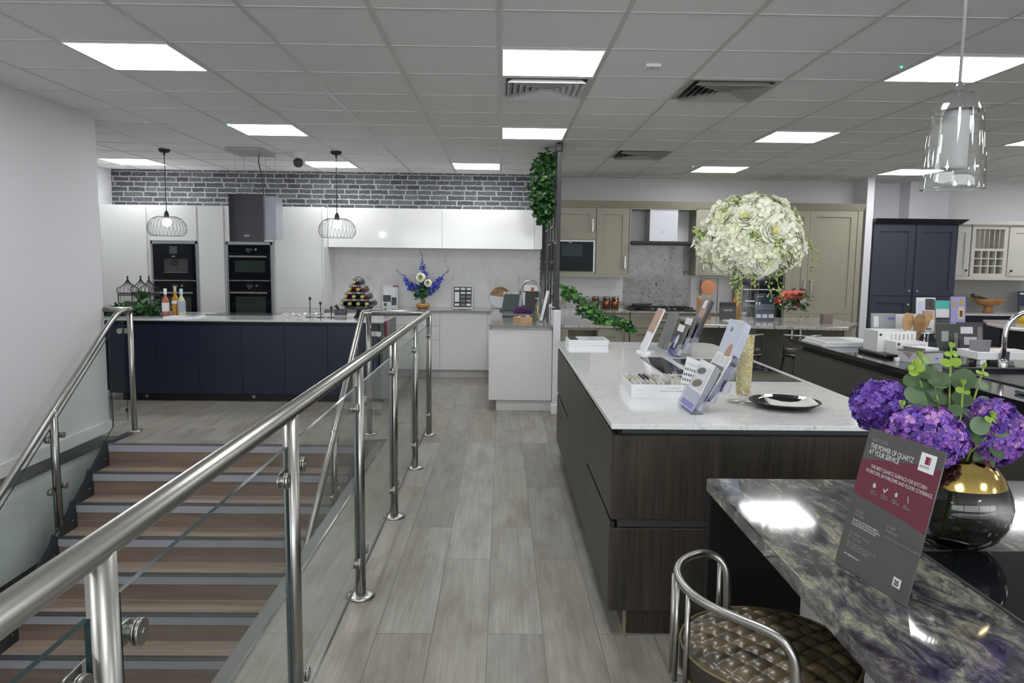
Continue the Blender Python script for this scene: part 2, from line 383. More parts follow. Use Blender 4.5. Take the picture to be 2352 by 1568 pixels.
# ceiling light panels (recessed 600 x 600 luminaires) and diffusers
LN = {(-2, 0): 'square ceiling light panel, nearest one above the staircase on the left', (-2, 4): 'square ceiling light panel in front of the left wire pendant and the hood ceiling plate',
      (0, 0): 'square ceiling light panel directly in front of the first louvred air vent', (0, 4): 'square ceiling light panel beyond the vent, in front of the black divider frame',
      (2, 0): None}
pan0 = None
def light_panel(i, j, label):
    global pan0
    x, y = GX+.6*i, GY+.6*j
    if pan0 is None:
        t = thing('ceiling_light_panel', label, 'ceiling light', (0, 0, 0), 'ceiling light panels')
        obj('diffuser', B(.02, .02, CEIL-.006, .58, .58, CEIL-.003), M_panel, t)
        f = MB(); f.box(.012, .012, CEIL-.009, .588, .02, CEIL+.001); f.box(.012, .58, CEIL-.009, .588, .588, CEIL+.001); f.box(.012, .02, CEIL-.009, .02, .58, CEIL+.001); f.box(.58, .02, CEIL-.009, .588, .58, CEIL+.001)
        obj('frame', f, M_white, t)
        t.location = (x, y, 0); pan0 = t; return t
    return copy_tree(pan0, loc=(x, y, 0), label=label)
SPOTS = [(-4, 0, 'square ceiling light panel nearest the camera on the left, above the stairs'),
 (-4, 4, 'square ceiling light panel between the stairs and the left wire pendant'),
 (-8, 8, 'square ceiling light panel farthest left, behind the left wire pendant cord'),
 (-4, 8, 'square ceiling light panel behind the cord of the second wire pendant'),
 (0, 0, 'square ceiling light panel just in front of the first louvred vent, centre top'),
 (0, 4, 'square ceiling light panel in the centre, left of the top of the black divider frame'),
 (-1, 8, 'small looking square ceiling light panel above the brick wallpaper, left of the ivy'),
 (4, 0, 'large square ceiling light panel behind the cord of the glass pendant, top right'),
 (4, 4, 'square ceiling light panel right of centre, second row from the front'),
 (4, 8, 'square ceiling light panel above the white flower ball, near the sage kitchen'),
 (8, 8, 'square ceiling light panel partly behind the bottom of the glass pendant'),
 (8, 4, 'square ceiling light panel at the right edge of the picture beside the glass pendant'),
 (12, 8, 'square ceiling light panel far off at the right picture edge')]
for i, j, l in SPOTS: light_panel(i, j, l)
for i in (-4, 0, 4, 8):
    for j in (-4, -8, -12):
        if not (j == -12 and i in (0, 8)): light_panel(i, j, 'square ceiling light panel out of view behind the camera')
for i in (8, 12): light_panel(i, 0, 'square ceiling light panel out of view to the right')
light_panel(-8, 4, 'square ceiling light panel out of view behind the left wall')

def vent(name, label, i, j, mslat, mframe):
    x, y = GX+.6*i, GY+.6*j; z = CEIL
    t = thing(name, label, 'air vent', (x+.3, y+.3, z), 'louvred ceiling vents')
    c = (x+.3, y+.3)
    f = MB()
    def ring(mb, a, b, za, zb):   # sloped square ring: outer half-size a at za, inner b at zb
        o = [(c[0]-a, c[1]-a, za), (c[0]+a, c[1]-a, za), (c[0]+a, c[1]+a, za), (c[0]-a, c[1]+a, za)]
        q = [(c[0]-b, c[1]-b, zb), (c[0]+b, c[1]-b, zb), (c[0]+b, c[1]+b, zb), (c[0]-b, c[1]+b, zb)]
        mb.add(o+q, [(k, (k+1) % 4, 4+(k+1) % 4, 4+k) for k in range(4)])
    ring(f, .292, .262, z-.008, z-.008); ring(f, .292, .292, z-.008, z+.001); ring(f, .262, .262, z-.008, z+.001)
    obj('frame', f, mframe, t, solid=.002)
    for k in range(6):
        s = MB(); a = .250-k*.040
        ring(s, a, a-.030, z-.034+k*.001, z-.004); obj('louvre', s, mslat, t, solid=.002, fix=False)
    obj('backing', B(c[0]-.26, c[1]-.26, z-.003, c[0]+.26, c[1]+.26, z-.001), M_dark, t)
M_vw = mat('white_louvre', (.62, .62, .62), .5); M_vg = mat('cream_louvre', (.42, .42, .38), .5)
vent('ceiling_vent', 'white louvred ceiling vent right behind the centre top light panel', 0, 1, M_vw, M_vw)
vent('ceiling_vent', 'beige louvred ceiling vent with dark slots, right of the white one', 2, 1, M_vg, M_vg)
vent('ceiling_vent', 'small looking beige louvred ceiling vent right of the black divider frame', 2, 6, M_vg, M_vg)
t = thing('smoke_detector', 'small white square call point on a ceiling tile between light and vents', 'detector', (.874, 4.502, CEIL))
obj('body', B(.83, 4.46, CEIL-.02, .92, 4.545, CEIL), M_white, t, bevel=.004)
obj('lamp', MB().ball((.875, 4.50, CEIL-.02), .004), mat('red_led', (.4, .02, .02), .4), t)
for x, y, l in ((-2.43, 6.72, 'tiny green indicator light beside the second light panel on the left'), (2.29, 9.05, 'tiny green indicator light beside the panel above the flower ball'), (2.33, 4.45, 'tiny green indicator light beside the large right light panel')):
    o = obj('indicator_light', MB().ball((x, y, CEIL-.004), .006), mat('green_led', (.05, .8, .25), .4, emit=3), None); tag(o, l, 'indicator light')
t = thing('dome_camera', 'white ceiling security camera with dark lens by the second wire pendant', 'camera', (-2.26, 8.42, CEIL))
obj('mount', MB().lathe([(.085, 0), (.085, -.05), (.06, -.07), (0, -.07)], (-2.26, 8.42, CEIL)), M_white, t)
obj('lens', MB().ball((-2.27, 8.37, CEIL-.105), .055), M_dark, t); obj('housing', MB().ball((-2.26, 8.42, CEIL-.08), .062), M_white, t)

# ============================================================ STAIRCASE
st = thing('staircase', 'oak effect staircase with grey metal nosings and dark steel stringers going down', 'stairs', (-2.2, 5.94, 0))
G, RI = .2437, .1701
XL, XR = -3.2, -1.2
M_nose = mat('grey_metal_nosing', (.38, .39, .43), .35, metal=.1)
M_riser = wood('oak_vinyl_riser', (.155, .115, .088), (.25, .19, .15), (.9, 14, 14))
for k in range(0, 14):
    y, z = 5.94-k*G, -k*RI
    if k:
        obj('tread', B(XL, y-.0, z-.03, XR, y+G, z), M_stair, st)
    obj('riser', B(XL, y-.004, z-RI, XR, y+.010, z-.055), M_riser, st)
    m = MB(); m.box(XL, y-.012, z-.055, XR, y+.004, z+.002); m.box(XL, y-.012, z, XR, y+.045, z+.003, 0)
    q = obj('nosing', m, M_nose, st)
    obj('nosing_strip', B(XL, y-.0125, z+.0005, XR, y+.048, z+.0042), M_dark, q)
M_str = mat('anthracite_steel', (.022, .028, .034), .42)
for x0, x1 in ((XL-.05, XL), (XR, XR+.03)):
    y0, y1 = 6.15, 5.94-13*G
    pts = [(x0, y0, .02), (x0, 6.02, .02)] + [(x0, y1, .06-13*RI), (x0, y1, -.30-13*RI), (x0, 5.94, -.36), (x0, y0, -.30)]
    obj('stringer', MB().prism(pts, 0, off=(x1-x0, 0, 0)), M_str, st)
obj('toe_plate', B(XL-.05, 5.99, -.02, XL+.012, 6.33, .012), M_str, st)
# saw tooth side plates against the treads with a screw each
for k in range(0, 13):
    y, z = 5.94-k*G, -k*RI
    q = obj('side_plate', MB().prism([(XL, y+.0, z+.0), (XL, y, z-RI), (XL, y-G, z-RI), (XL, y-G*.3, z+.06)], 0, off=(.006, 0, 0)), M_str, st)
    obj('screw', MB().cyl((XL+.006, y-.07, z-.10), (XL+.011, y-.07, z-.10), .008, n=10), M_steel, q)

# ============================================================ RAILINGS
def arc(c, a, b, r, n=8):    # quarter bend from direction a to b about corner c
    c, a, b = Vector(c), Vector(a), Vector(b); out = []
    p0, p1 = c+a*r, c+b*r
    for i in range(n+1):
        t_ = i/n; out.append(p0*(1-t_)**2 + c*2*t_*(1-t_) + p1*t_**2)
    return out
def post(parent, x, y, z0, z1, base=True, clamps=(('y', 1), ('y', -1)), zc=(.885, .19)):
    p = obj('post', MB().cyl((x, y, z0), (x, y, z1), .0235, n=20), M_steel, parent)
    if base: obj('base_disc', MB().lathe([(.0235, .016), (.058, .013), (.064, .006), (.064, 0), (0, 0)], (x, y, z0), 28), M_steel, p)
    for ax, s_ in clamps:
        for zz in zc:
            c = MB(); d = Vector((0, s_, 0)) if ax == 'y' else Vector((s_, 0, 0)); sd = Vector((1, 0, 0)) if ax == 'y' else Vector((0, -1, 0))
            q = Vector((x, y, z0 if not base else 0)) + Vector((0, 0, zz)) + d*.088
            a_ = Vector((x, y, q.z)) + d*.012
            def plate(o1):
                hw = .021; pr = [a_+Vector((0, 0, hw)), a_-Vector((0, 0, hw))]
                for k in range(9):
                    an = -PI/2 + PI*k/8; pr.append(q + d*(hw*math.cos(an)) + Vector((0, 0, hw*math.sin(an))))
                c.prism([p_+sd*o1 for p_ in pr], 0, off=tuple(sd*.004))
            plate(-.012)
            c.cyl(q-sd*.014, q+sd*.017, .012, n=12); c.cyl(q+sd*.0065, q+sd*.010, .0235, n=24); c.cyl(q+sd*.0115, q+sd*.018, .0235, n=24); c.cyl(q+sd*.018, q+sd*.0205, .006, n=10)
            obj('glass_clamp', c, M_steel, p, bevel=.0008, seg=1)
    return p
def pane(parent, pts, nrm, th=.010):
    n_ = Vector(nrm); m = MB(); P4 = [Vector(p)-n_*th/2 for p in pts]; k = len(P4)
    Q4 = [p+n_*th for p in P4]
    m.add(P4+Q4, [tuple(range(k)), tuple(range(k, 2*k))], 0); b_ = len(m.v)-2*k
    m.f += [[b_+i, b_+(i+1) % k, b_+k+(i+1) % k, b_+k+i] for i in range(k)]; m.mi += [1]*k; m.sm += [False]*k
    return obj('glass_panel', m, [M_glass, M_edge], parent, fix=True)
RZ = 1.072
r1 = thing('stair_guard_rail', 'long stainless steel and glass guard rail beside the walkway', 'railing', (-.63, 3.2, 0))
slope = RI/G
path = [(-.63, -1.1, RZ)] + arc((-.63, 6.38, RZ), (0, -1, 0), (-1, 0, 0), .03, 4) + [(-1.12, 6.38, RZ-.004)]
hr = obj('handrail', MB().tube(path, .0248, 24), M_steel, r1)
R0 = Vector((-1.2, 6.33, RZ-.01)); dn = Vector((0, -1, -slope)).normalized()
path2 = [(-1.10, 6.38, RZ-.004), (-1.15, 6.385, RZ-.004)] + arc((-1.2, 6.385, RZ-.006), (1, 0, 0), (0, -1, -.3), .03, 5) + [R0+dn*3.6]
obj('sloping_handrail', MB().tube(path2, .0235, 20), M_steel, r1)
PY = [6.38, 5.33, 4.28, 3.23, 2.18, 1.13, .08]
for k, y in enumerate(PY):
    cl = (('y', -1),) if k == 0 else (('y', 1), ('y', -1))
    post(r1, -.63, y, 0, RZ-.004, True, cl)
for k in range(len(PY)-1):
    a, b2 = PY[k+1]+.045, PY[k]-.045
    pane(r1, [(-.63, a, .10), (-.63, b2, .10), (-.63, b2, .975), (-.63, a, .975)], (1, 0, 0))
post(r1, -1.15, 6.38, 0, RZ-.004, True, (('x', 1),))
pane(r1, [(-1.10, 6.38, .10), (-.68, 6.38, .10), (-.68, 6.38, .975), (-1.10, 6.38, .975)], (0, 1, 0))
# lower right stair side: panels and posts on the stringer
def stair_side(parent, x, ytop, railtop, first_post):
    y = first_post; prev = ytop-.10
    zl = lambda yy: railtop - slope*(ytop-yy)
    while y > 2.6:
        zb = .105 - slope*(5.98-y) - .02
        p = post(parent, x, y, zb, zl(y)-.002, False, (('y', 1), ('y', -1)), (.66, .28))
        obj('foot_plate', MB().prism([(x-.004, y-.075, zb-.075), (x-.004, y+.085, zb+.035), (x-.004, y+.085, zb-.045), (x-.004, y-.075, zb-.155)], 0, off=(.008, 0, 0)), M_steel, p)
        pane(parent, [(x, y+.045, zl(y+.045)-.10), (x, prev, zl(prev)-.10), (x, prev, zl(prev)-.86), (x, y+.045, zl(y+.045)-.86)], (1, 0, 0))
        prev = y-.045; y -= 1.2
stair_side(r1, -1.2, 6.26, RZ-.04, 5.22)
r2 = thing('stair_wall_rail', 'short stainless steel and glass railing at the far left wall', 'railing', (-3.22, 6.42, 0))
L0 = Vector((-3.22, 6.14, RZ-.012))
path = [(-3.44, 6.42, RZ)] + arc((-3.22, 6.42, RZ), (-1, 0, 0), (0, -1, 0), .03, 6)
obj('handrail', MB().tube([(-3.44, 6.42, RZ), (-3.25, 6.42, RZ)]+arc((-3.205, 6.42, RZ), (-1, 0, 0), (0, -1, 0), .03, 5)+[(-3.205, 6.33, RZ-.004)], .0235, 20), M_steel, r2)
obj('sloping_handrail', MB().tube([(-3.205, 6.42, RZ), (-3.205, 6.24, RZ-.004), (-3.205, 6.16, RZ-.03), L0+Vector((.015, 0, -.02))+dn*.1, L0+Vector((.015, 0, 0))+dn*4.6], .0235, 20), M_steel, r2)
post(r2, -3.22, 6.42, 0, RZ-.004, True, (('x', -1),))
pane(r2, [(-3.42, 6.42, .10), (-3.275, 6.42, .10), (-3.275, 6.42, .975), (-3.42, 6.42, .975)], (0, 1, 0))
stair_side(r2, -3.205, 6.14, RZ-.012, 5.24)
# ============================================================ CABINET BUILDERS
FACE = {'S': Matrix.Identity(4), 'W': Matrix(((0, 1, 0, 0), (1, 0, 0, 0), (0, 0, 1, 0), (0, 0, 0, 1))), 'E': Matrix(((0, -1, 0, 0), (1, 0, 0, 0), (0, 0, 1, 0), (0, 0, 0, 1)))}
def front(parent, kind, style, u0, u1, w0, w1, v, m, face='S', handle=None, hm=None, hside=1, gap=.0015, th=.02, hz=None):
    """a door or drawer front in local (u along, v inwards, w up), face turned by FACE"""
    mb = MB(); mb.xf = FACE[face]
    a, b, c, d = u0+gap, u1-gap, w0+gap, w1-gap
    if style == 'shaker':
        fw = min(.085, (b-a)*.28); fh = min(.085, (d-c)*.28)
        mb.box(a, v, c, a+fw, v+th, d); mb.box(b-fw, v, c, b, v+th, d); mb.box(a+fw, v, c, b-fw, v+th, c+fh); mb.box(a+fw, v, d-fh, b-fw, v+th, d)
        mb.box(a+fw, v+.015, c+fh, b-fw, v+th, d-fh)
    else: mb.box(a, v, c, b, v+th, d)
    o = obj(kind, mb, m, parent, bevel=.0012 if style == 'flat' else 0, seg=1)
    if handle:
        h = MB(); h.xf = FACE[face]
        if handle == 'bar_v':
            u = (b-.045) if hside > 0 else (a+.045); z0 = hz if hz is not None else (c+.06); 
            h.box(u-.009, v-.034, z0, u+.009, v-.026, z0+.17); h.box(u-.009, v-.03, z0+.0, u+.009, v, z0+.014); h.box(u-.009, v-.03, z0+.156, u+.009, v, z0+.17)
            for q in (.05, .085, .12): h.box(u-.011, v-.038, z0+q-.012, u+.011, v-.024, z0+q+.004)
        elif handle == 'bar_h':
            z0 = (c+d)/2 if hz is None else hz; u = (a+b)/2
            h.box(u-.09, v-.034, z0-.008, u+.09, v-.026, z0+.008); h.box(u-.09, v-.03, z0-.008, u-.076, v, z0+.008); h.box(u+.076, v-.03, z0-.008, u+.09, v, z0+.008)
        elif handle == 'knob':
            u = (b-.045) if hside > 0 else (a+.045); z0 = hz if hz is not None else (c+.07)
            h.tube([(u, v, z0), (u, v-.014, z0), (u, v-.018, z0), (u, v-.03, z0)], [.006, .006, .016, .014], 12)
        obj('handle' if handle != 'knob' else 'knob', h, hm or M_chrome, o, bevel=.001, seg=1)
    return o
def body(parent, u0, u1, v0, v1, w0, w1, m, face='S', name='carcass'):
    mb = MB(); mb.xf = FACE[face]; mb.box(u0, v0, w0, u1, v1, w1); return obj(name, mb, m, parent)
def loc_of(face, u, v, z=0): p = FACE[face] @ Vector((u, v, z)); return tuple(p)

# ============================================================ WHITE GLOSS KITCHEN (back left)
WT = .885
YF = 9.52          # door plane
GR = 'tall white gloss cabinets'
def tall(u0, u1, label, holes=None, group=GR):
    t = thing('tall_cabinet', label, 'cabinet', ((u0+u1)/2, YF, 0), group)
    return t
t = tall(-5.23, -4.505, 'tall white gloss cabinet at the far left end behind the bird cages')
body(t, -5.23, -4.505, YF+.022, 10.11, .11, 2.18, M_matwhite); front(t, 'door', 'flat', -5.225, -5.10, .12, 2.18, YF, M_gloss); front(t, 'door', 'flat', -5.10, -4.52, .12, 2.18, YF, M_gloss)
body(t, -5.23, -4.505, YF+.06, 10.1, 0, .11, M_greywall, name='plinth')
def housing(u0, u1, zb, ztop, label, o0, o1):
    t = tall(u0, u1, label)
    mb = MB(); mb.box(u0, YF+.022, .11, u1, 10.11, zb-.01); mb.box(u0, YF+.022, ztop+.01, u1, 10.11, 2.18); mb.box(u0, YF+.022, zb-.01, o0-.012, 10.11, ztop+.01); mb.box(o1+.012, YF+.022, zb-.01, u1, 10.11, ztop+.01); mb.box(u0, 10.05, zb-.01, u1, 10.11, ztop+.01)
    obj('carcass', mb, M_matwhite, t)
    front(t, 'door', 'flat', u0+.015, u1-.015, ztop+.045, 2.18, YF, M_gloss); front(t, 'drawer', 'flat', u0+.015, u1-.015, .12, zb-.015, YF, M_gloss)
    body(t, u0, u1, YF+.06, 10.1, 0, .11, M_greywall, name='plinth')
    m2 = MB(); m2.box(o0-.03, YF-.002, zb-.01, o0-.004, YF+.02, ztop+.04); m2.box(o1+.004, YF-.002, zb-.01, o1+.03, YF+.02, ztop+.04); m2.box(o0-.03, YF-.002, ztop+.004, o1+.03, YF+.02, ztop+.04)
    obj('trim_strip', m2, M_alum, t, bevel=.002)
    return t
housing(-4.505, -3.87, .55, 1.69, 'tall white gloss appliance cabinet holding the coffee machine and an oven', -4.445, -3.915)
housing(-3.535, -2.905, .44, 1.69, 'tall white gloss appliance cabinet holding the two stacked ovens', -3.49, -2.965)
t = tall(-3.87, -3.535, 'narrow tall white gloss cabinet between the two appliance columns')
body(t, -3.87, -3.535, YF+.022, 10.11, .11, 2.18, M_matwhite); front(t, 'door', 'flat', -3.865, -3.545, .89, 2.18, YF, M_gloss); front(t, 'door', 'flat', -3.865, -3.545, .12, .89, YF, M_gloss); body(t, -3.87, -3.535, YF+.06, 10.1, 0, .11, M_greywall, name='plinth')
t = tall(-2.905, -2.28, 'tall white gloss cabinet right of the stacked ovens')
body(t, -2.905, -2.30, YF+.022, 10.11, .11, 2.18, M_matwhite); front(t, 'door', 'flat', -2.90, -2.30, .89, 2.18, YF, M_gloss); front(t, 'door', 'flat', -2.90, -2.30, .12, .89, YF, M_gloss)
body(t, -2.298, -2.278, YF-.003, 10.11, 0, 2.185, M_gloss, name='end_panel'); body(t, -2.905, -2.3, YF+.06, 10.1, 0, .11, M_greywall, name='plinth')

M_window = mat('oven_window_glass', (.035, .048, .045), .05, spec=.3)
def oven(u0, u1, z0, z1, y, label, coffee=False, group='built-in ovens'):
    t = thing('coffee_machine' if coffee else 'oven', label, 'coffee machine' if coffee else 'oven', ((u0+u1)/2, y, z0), None if coffee else group)
    h = z1-z0; um = (u0+u1)/2
    obj('housing', B(u0+.01, y+.01, z0+.005, u1-.01, y+.45, z1-.005), M_dark, t)
    if coffee:
        obj('control_panel', B(u0, y-.012, z1-.13, u1, y+.012, z1), M_blackg, t)
        f = MB(); f.box(u0, y-.012, z0, u0+.12, y+.012, z1-.135); f.box(u1-.09, y-.012, z0, u1, y+.012, z1-.135); f.box(u0+.12, y-.012, z0, u1-.09, y+.012, z0+.09); f.box(u0+.12, y-.012, z1-.17, u1-.09, y+.012, z1-.135)
        obj('fascia', f, M_blackg, t)
        obj('niche', B(u0+.12, y+.10, z0+.09, u1-.09, y+.12, z1-.17), M_dark, t)
        sp = obj('spout', B(um-.045, y+.0, z1-.26, um+.035, y+.08, z1-.17), M_iron, t, bevel=.004); obj('display', B(um-.055, y-.014, z1-.115, um+.045, y-.012, z1-.02), mat('dim_display', (.06, .07, .09), .2), t)
        obj('drip_tray', B(u0+.13, y-.005, z0+.085, u1-.10, y+.1, z0+.096), M_steel, t)
        text('NEFF', .022, M_paper, t, (um-.03, y-.0135, z1-.155), (1, 0, 0), (0, 0, 1), depth=.0002)
    else:
        obj('control_panel', B(u0, y-.012, z1-.10, u1, y+.012, z1), M_blackg, t)
        d = obj('door', B(u0, y-.014, z0, u1, y+.012, z1-.105), M_blackg, t, bevel=.002)
        obj('door_window', B(u0+.08, y-.016, z0+h*.22, u1-.06, y-.0142, z1-.19), M_window, d)
        hh = MB().box(u0+.02, y-.05, z1-.15, u1-.03, y-.036, z1-.128); hh.box(u0+.03, y-.04, z1-.147, u0+.045, y-.012, z1-.131); hh.box(u1-.055, y-.04, z1-.147, u1-.04, y-.012, z1-.131)
        obj('handle', hh, M_steel, d, bevel=.002)
        obj('display', B(um-.04, y-.0135, z1-.07, um+.04, y-.012, z1-.035), mat('oven_display', (.05, .06, .09), .2), t)
        obj('dial', MB().cyl((um+.09, y-.012, z1-.05), (um+.09, y-.02, z1-.05), .014, n=16), M_steel, t)
        text('NEFF', .012, M_paper, t, (um-.018, y-.0136, z1-.085), (1, 0, 0), (0, 0, 1), depth=.0002)
    obj('trim_bar', B(u0-.002, y-.016, z0-.016, u1+.002, y+.01, z0-.003), M_steel, t)
    return t
oven(-4.44, -3.915, 1.24, 1.685, YF, 'black glass built-in coffee machine above the oven at left', True)
oven(-4.44, -3.915, .57, 1.215, YF, 'black built-in oven below the coffee machine')
oven(-3.488, -2.967, 1.25, 1.685, YF, 'upper black glass oven of the stacked pair behind the hood')
oven(-3.488, -2.967, .46, 1.225, YF, 'lower black glass oven of the stacked pair behind the island')

# wall cabinets
for u0, u1, l in ((-2.276, -.792, 'long white gloss wall cabinet above the wine rack and blue flowers'), (-.792, .417, 'white gloss wall cabinet, second from the tall units, above the sample board'), (.417, .52, 'slim white gloss wall cabinet filler next to the black divider frame')):
    t = thing('wall_cabinet', l, 'cabinet', ((u0+u1)/2, 9.75, 1.68), 'white gloss wall cabinets')
    body(t, u0, u1, 9.772, 10.12, 1.685, 2.19, M_matwhite); front(t, 'door', 'flat', u0, u1, 1.68, 2.192, 9.75, M_gloss)
o = obj('splashback', B(-2.278, 10.095, WT+.001, .514, 10.118, 1.685), M_marble); tag(o, 'pale grey marble effect splashback behind the wine rack and blue flowers', 'splashback')
# base cabinets
def base(name, label, u0, u1, v0, v1, fronts, m, face='S', top=WT-.022, carc=M_matwhite, plz=.11, plm=None, plin=.05, style='flat', group=None, handle=None, hm=None):
    cx, cy, _ = loc_of(face, (u0+u1)/2, v0)
    t = thing(name, label, 'cabinet', (cx, cy, 0), group)
    body(t, u0, u1, v0+.021, v1, plz, top, carc, face); body(t, u0+.001, u1-.001, v0+plin, v1-.002, 0, plz, plm or carc, face, 'plinth')
    for f in fronts:
        kind, a, b_, c, d = f[:5]; hs = f[5] if len(f) > 5 else 1
        front(t, kind, style, a, b_, c, d, v0, m, face, handle if kind != 'panel' else None, hm, hs, hz=(d-.24 if handle == 'bar_v' and kind == 'door' else None))
    return t
gz = WT-.05
PK = 'white base cabinets under the grey worktop'
base('drawer_cabinet', 'white base cabinet of three drawers under the blue flowers, seen through the glass', -1.6, -.80, YF, 10.09, [('drawer', -1.6, -.80, .68, gz), ('drawer', -1.6, -.80, .503, .68), ('drawer', -1.6, -.80, .11, .503)], M_gloss, plm=M_greywall, group=PK)
base('base_cabinet', 'white base cabinet with one wide door below the sample board', -.80, -.19, YF, 10.09, [('door', -.80, -.19, .11, gz)], M_gloss, plm=M_greywall, group=PK)
base('base_cabinet', 'white base cabinet behind the navy island, left of the drawers', -2.27, -1.6, YF, 10.09, [('door', -2.27, -1.6, .11, gz)], M_gloss, plm=M_greywall, group=PK)
base('base_cabinet', 'white corner filler cabinet where the worktop turns to the peninsula', -.19, -.13, YF, 10.09, [('door', -.19, -.135, .11, gz)], M_gloss, plm=M_greywall, group=PK)
t = thing('peninsula_cabinet', 'white peninsula end cabinet with sink facing the walkway', 'cabinet', (.19, 7.42, 0))
obj('carcass', B(-.11, 7.46, .125, .51, 9.9, WT-.05), M_matwhite, t); obj('end_panel', B(-.125, 7.42, .118, .512, 7.445, .835), M_gloss, t, bevel=.001)
obj('handle_rail', B(-.10, 7.45, .835, .51, 7.47, WT-.02), M_matwhite, t); obj('plinth', B(-.05, 7.47, 0, .51, 9.9, .12), M_gloss, t)
for k in range(3): front(t, 'door', 'flat', 7.45+k*.7, 7.45+(k+1)*.7-.01, .12, .83, -.128, M_gloss, 'W')
w_ = MB()
w_.prism([(-2.278, 9.50, WT-.02), (-.135, 9.50, WT-.02), (-.135, 10.10, WT-.02), (-2.278, 10.10, WT-.02)], .02)
w_.box(-.135, 7.40, WT-.02, .005, 10.10, WT); w_.box(.375, 7.40, WT-.02, .516, 10.10, WT); w_.box(.005, 7.40, WT-.02, .375, 8.33, WT); w_.box(.005, 9.0, WT-.02, .375, 10.10, WT)
o = obj('worktop', w_, M_grquartz); tag(o, 'mid grey quartz worktop turning a corner onto the white peninsula', 'worktop')
s_ = thing('sink', 'dark undermount sink set in the grey peninsula worktop', 'sink', (.19, 8.66, WT))
b_ = MB(); b_.box(.0, 8.33, WT-.18, .38, 9.0, WT-.175); b_.box(-.004, 8.33, WT-.18, .005, 9.0, WT-.02); b_.box(.375, 8.33, WT-.18, .384, 9.0, WT-.02); b_.box(-.004, 8.325, WT-.18, .384, 8.334, WT-.02); b_.box(-.004, 8.996, WT-.18, .384, 9.005, WT-.02)
obj('bowl', b_, M_dark, s_); obj('drain', MB().cyl((.19, 8.66, WT-.175), (.19, 8.66, WT-.172), .04), M_steel, s_)
def tap(label, x, y, z, dx, dy, h, r, m, rad=.012, name='tap'):
    t = thing(name, label, 'tap', (x, y, z)); d = Vector((dx, dy, 0)).normalized(); pts = [Vector((x, y, z)), Vector((x, y, z+h))]
    for k in range(1, 13):
        a = PI*k/12; pts.append(Vector((x, y, z+h)) + d*(r-r*math.cos(a)) + Vector((0, 0, r*math.sin(a))))
    pts.append(pts[-1]-Vector((0, 0, .05)))
    obj('spout', MB().tube(pts, rad, 14), m, t); obj('base', MB().lathe([(rad*1.9, 0), (rad*1.9, .03), (rad*1.1, .045)], (x, y, z)), m, t)
    e = Vector((x, y, z+.06)); sd = Vector((-d.y, d.x, 0)); obj('lever', MB().tube([e, e+sd*.04, e+sd*.06+Vector((0, 0, .05))], rad*.55, 8), m, t)
    return t
tap('brushed steel swan neck tap on the grey peninsula worktop', .442, 8.62, WT, -1, 0, .30, .115, M_steel, .013)

# ============================================================ NAVY ISLAND
IT = .880
t = thing('navy_island', 'long dark navy kitchen island with handleless doors facing the stairs', 'island', (-2.6, 7.8, 0))
body(t, -4.15, -1.29, 7.84, 8.80, .10, IT-.022, M_navygloss)
body(t, -4.06, -1.33, 7.88, 8.76, 0, .10, M_black, name='plinth')
xs = [-4.16, -3.655, -3.205, -2.75, -2.298, -1.845, -1.30]
for k in range(6): front(t, 'door', 'flat', xs[k], xs[k+1], .085, IT-.055, 7.80, M_navygloss)
obj('handle_rail', B(-4.15, 7.83, IT-.05, -1.30, 7.845, IT-.02), M_black, t)
body(t, -4.32, -4.165, 7.80, 8.82, .115, IT-.02, M_navygloss, name='end_panel')
body(t, -1.288, -1.262, 7.80, 8.82, .03, IT-.02, mat('slate_grey_panel', (.05, .065, .07), .35), name='end_panel')
for x in (-3.80, -2.66): obj('plinth_socket', MB().cyl((x, 7.88, .045), (x, 7.868, .045), .018, n=16), M_alum, t)
o = obj('worktop', B(-4.345, 7.775, IT-.02, -1.255, 8.86, IT), M_navyquartz, bevel=.002); tag(o, 'pale grey quartz worktop lying on the navy island', 'worktop')
o = obj('power_strip', B(-1.262, 7.95, .70, -1.235, 8.10, .86), M_red); tag(o, 'small dark and red box fixed to the right end of the navy island', 'box')
t = thing('induction_hob', 'flat dark glass hob in the pale top of the navy island', 'hob', (-2.98, 8.6, IT))
obj('glass_top', B(-3.36, 8.38, IT, -2.60, 8.78, IT+.006), mat('grey_hob_glass', (.06, .065, .07), .06, coat=.4), t, bevel=.002)
rg = MB()
for x, y, r in ((-3.2, 8.58, .08), (-2.98, 8.58, .1), (-2.76, 8.58, .08)): rg.tube([(x+r*math.cos(a*PI/12), y+r*math.sin(a*PI/12), IT+.0062) for a in range(24)], .0012, 4, closed=True)
obj('cooking_zone', rg, M_dark, t)

def cage(x, y, label):
    t = thing('birdcage', label, 'birdcage', (0, 0, 0), 'small black wire birdcages on the island')
    R = .105; H1 = .235
    w1 = MB(); 
    for k in range(16):
        a = 2*PI*k/16; c, s2 = math.cos(a), math.sin(a)
        w1.tube([(R*c, R*s2, 0), (R*c, R*s2, H1), (R*1.12*c, R*1.12*s2, H1+.03), (R*1.05*c, R*1.05*s2, H1+.055), (R*.6*c, R*.6*s2, H1+.085), (R*.28*c, R*.28*s2, H1+.115), (.008*c, .008*s2, H1+.15)], .0022, 4)
    obj('wires', w1, M_iron, t)
    b2 = MB()
    for z, rr in ((.004, R), (.12, R), (H1, R), (H1-.02, R)): b2.tube([(rr*math.cos(k*PI/12), rr*math.sin(k*PI/12), z) for k in range(24)], .004, 5, closed=True)
    obj('hoops', b2, M_iron, t)
    obj('finial', MB().lathe([(.002, H1+.14), (.012, H1+.15), (.006, H1+.165), (.012, H1+.18), (.001, H1+.20)], n=10), M_iron, t)
    t.location = (x, y, IT)
    return t
c0 = cage(-4.23, 8.42, 'leftmost of the three black wire birdcages on the navy island')
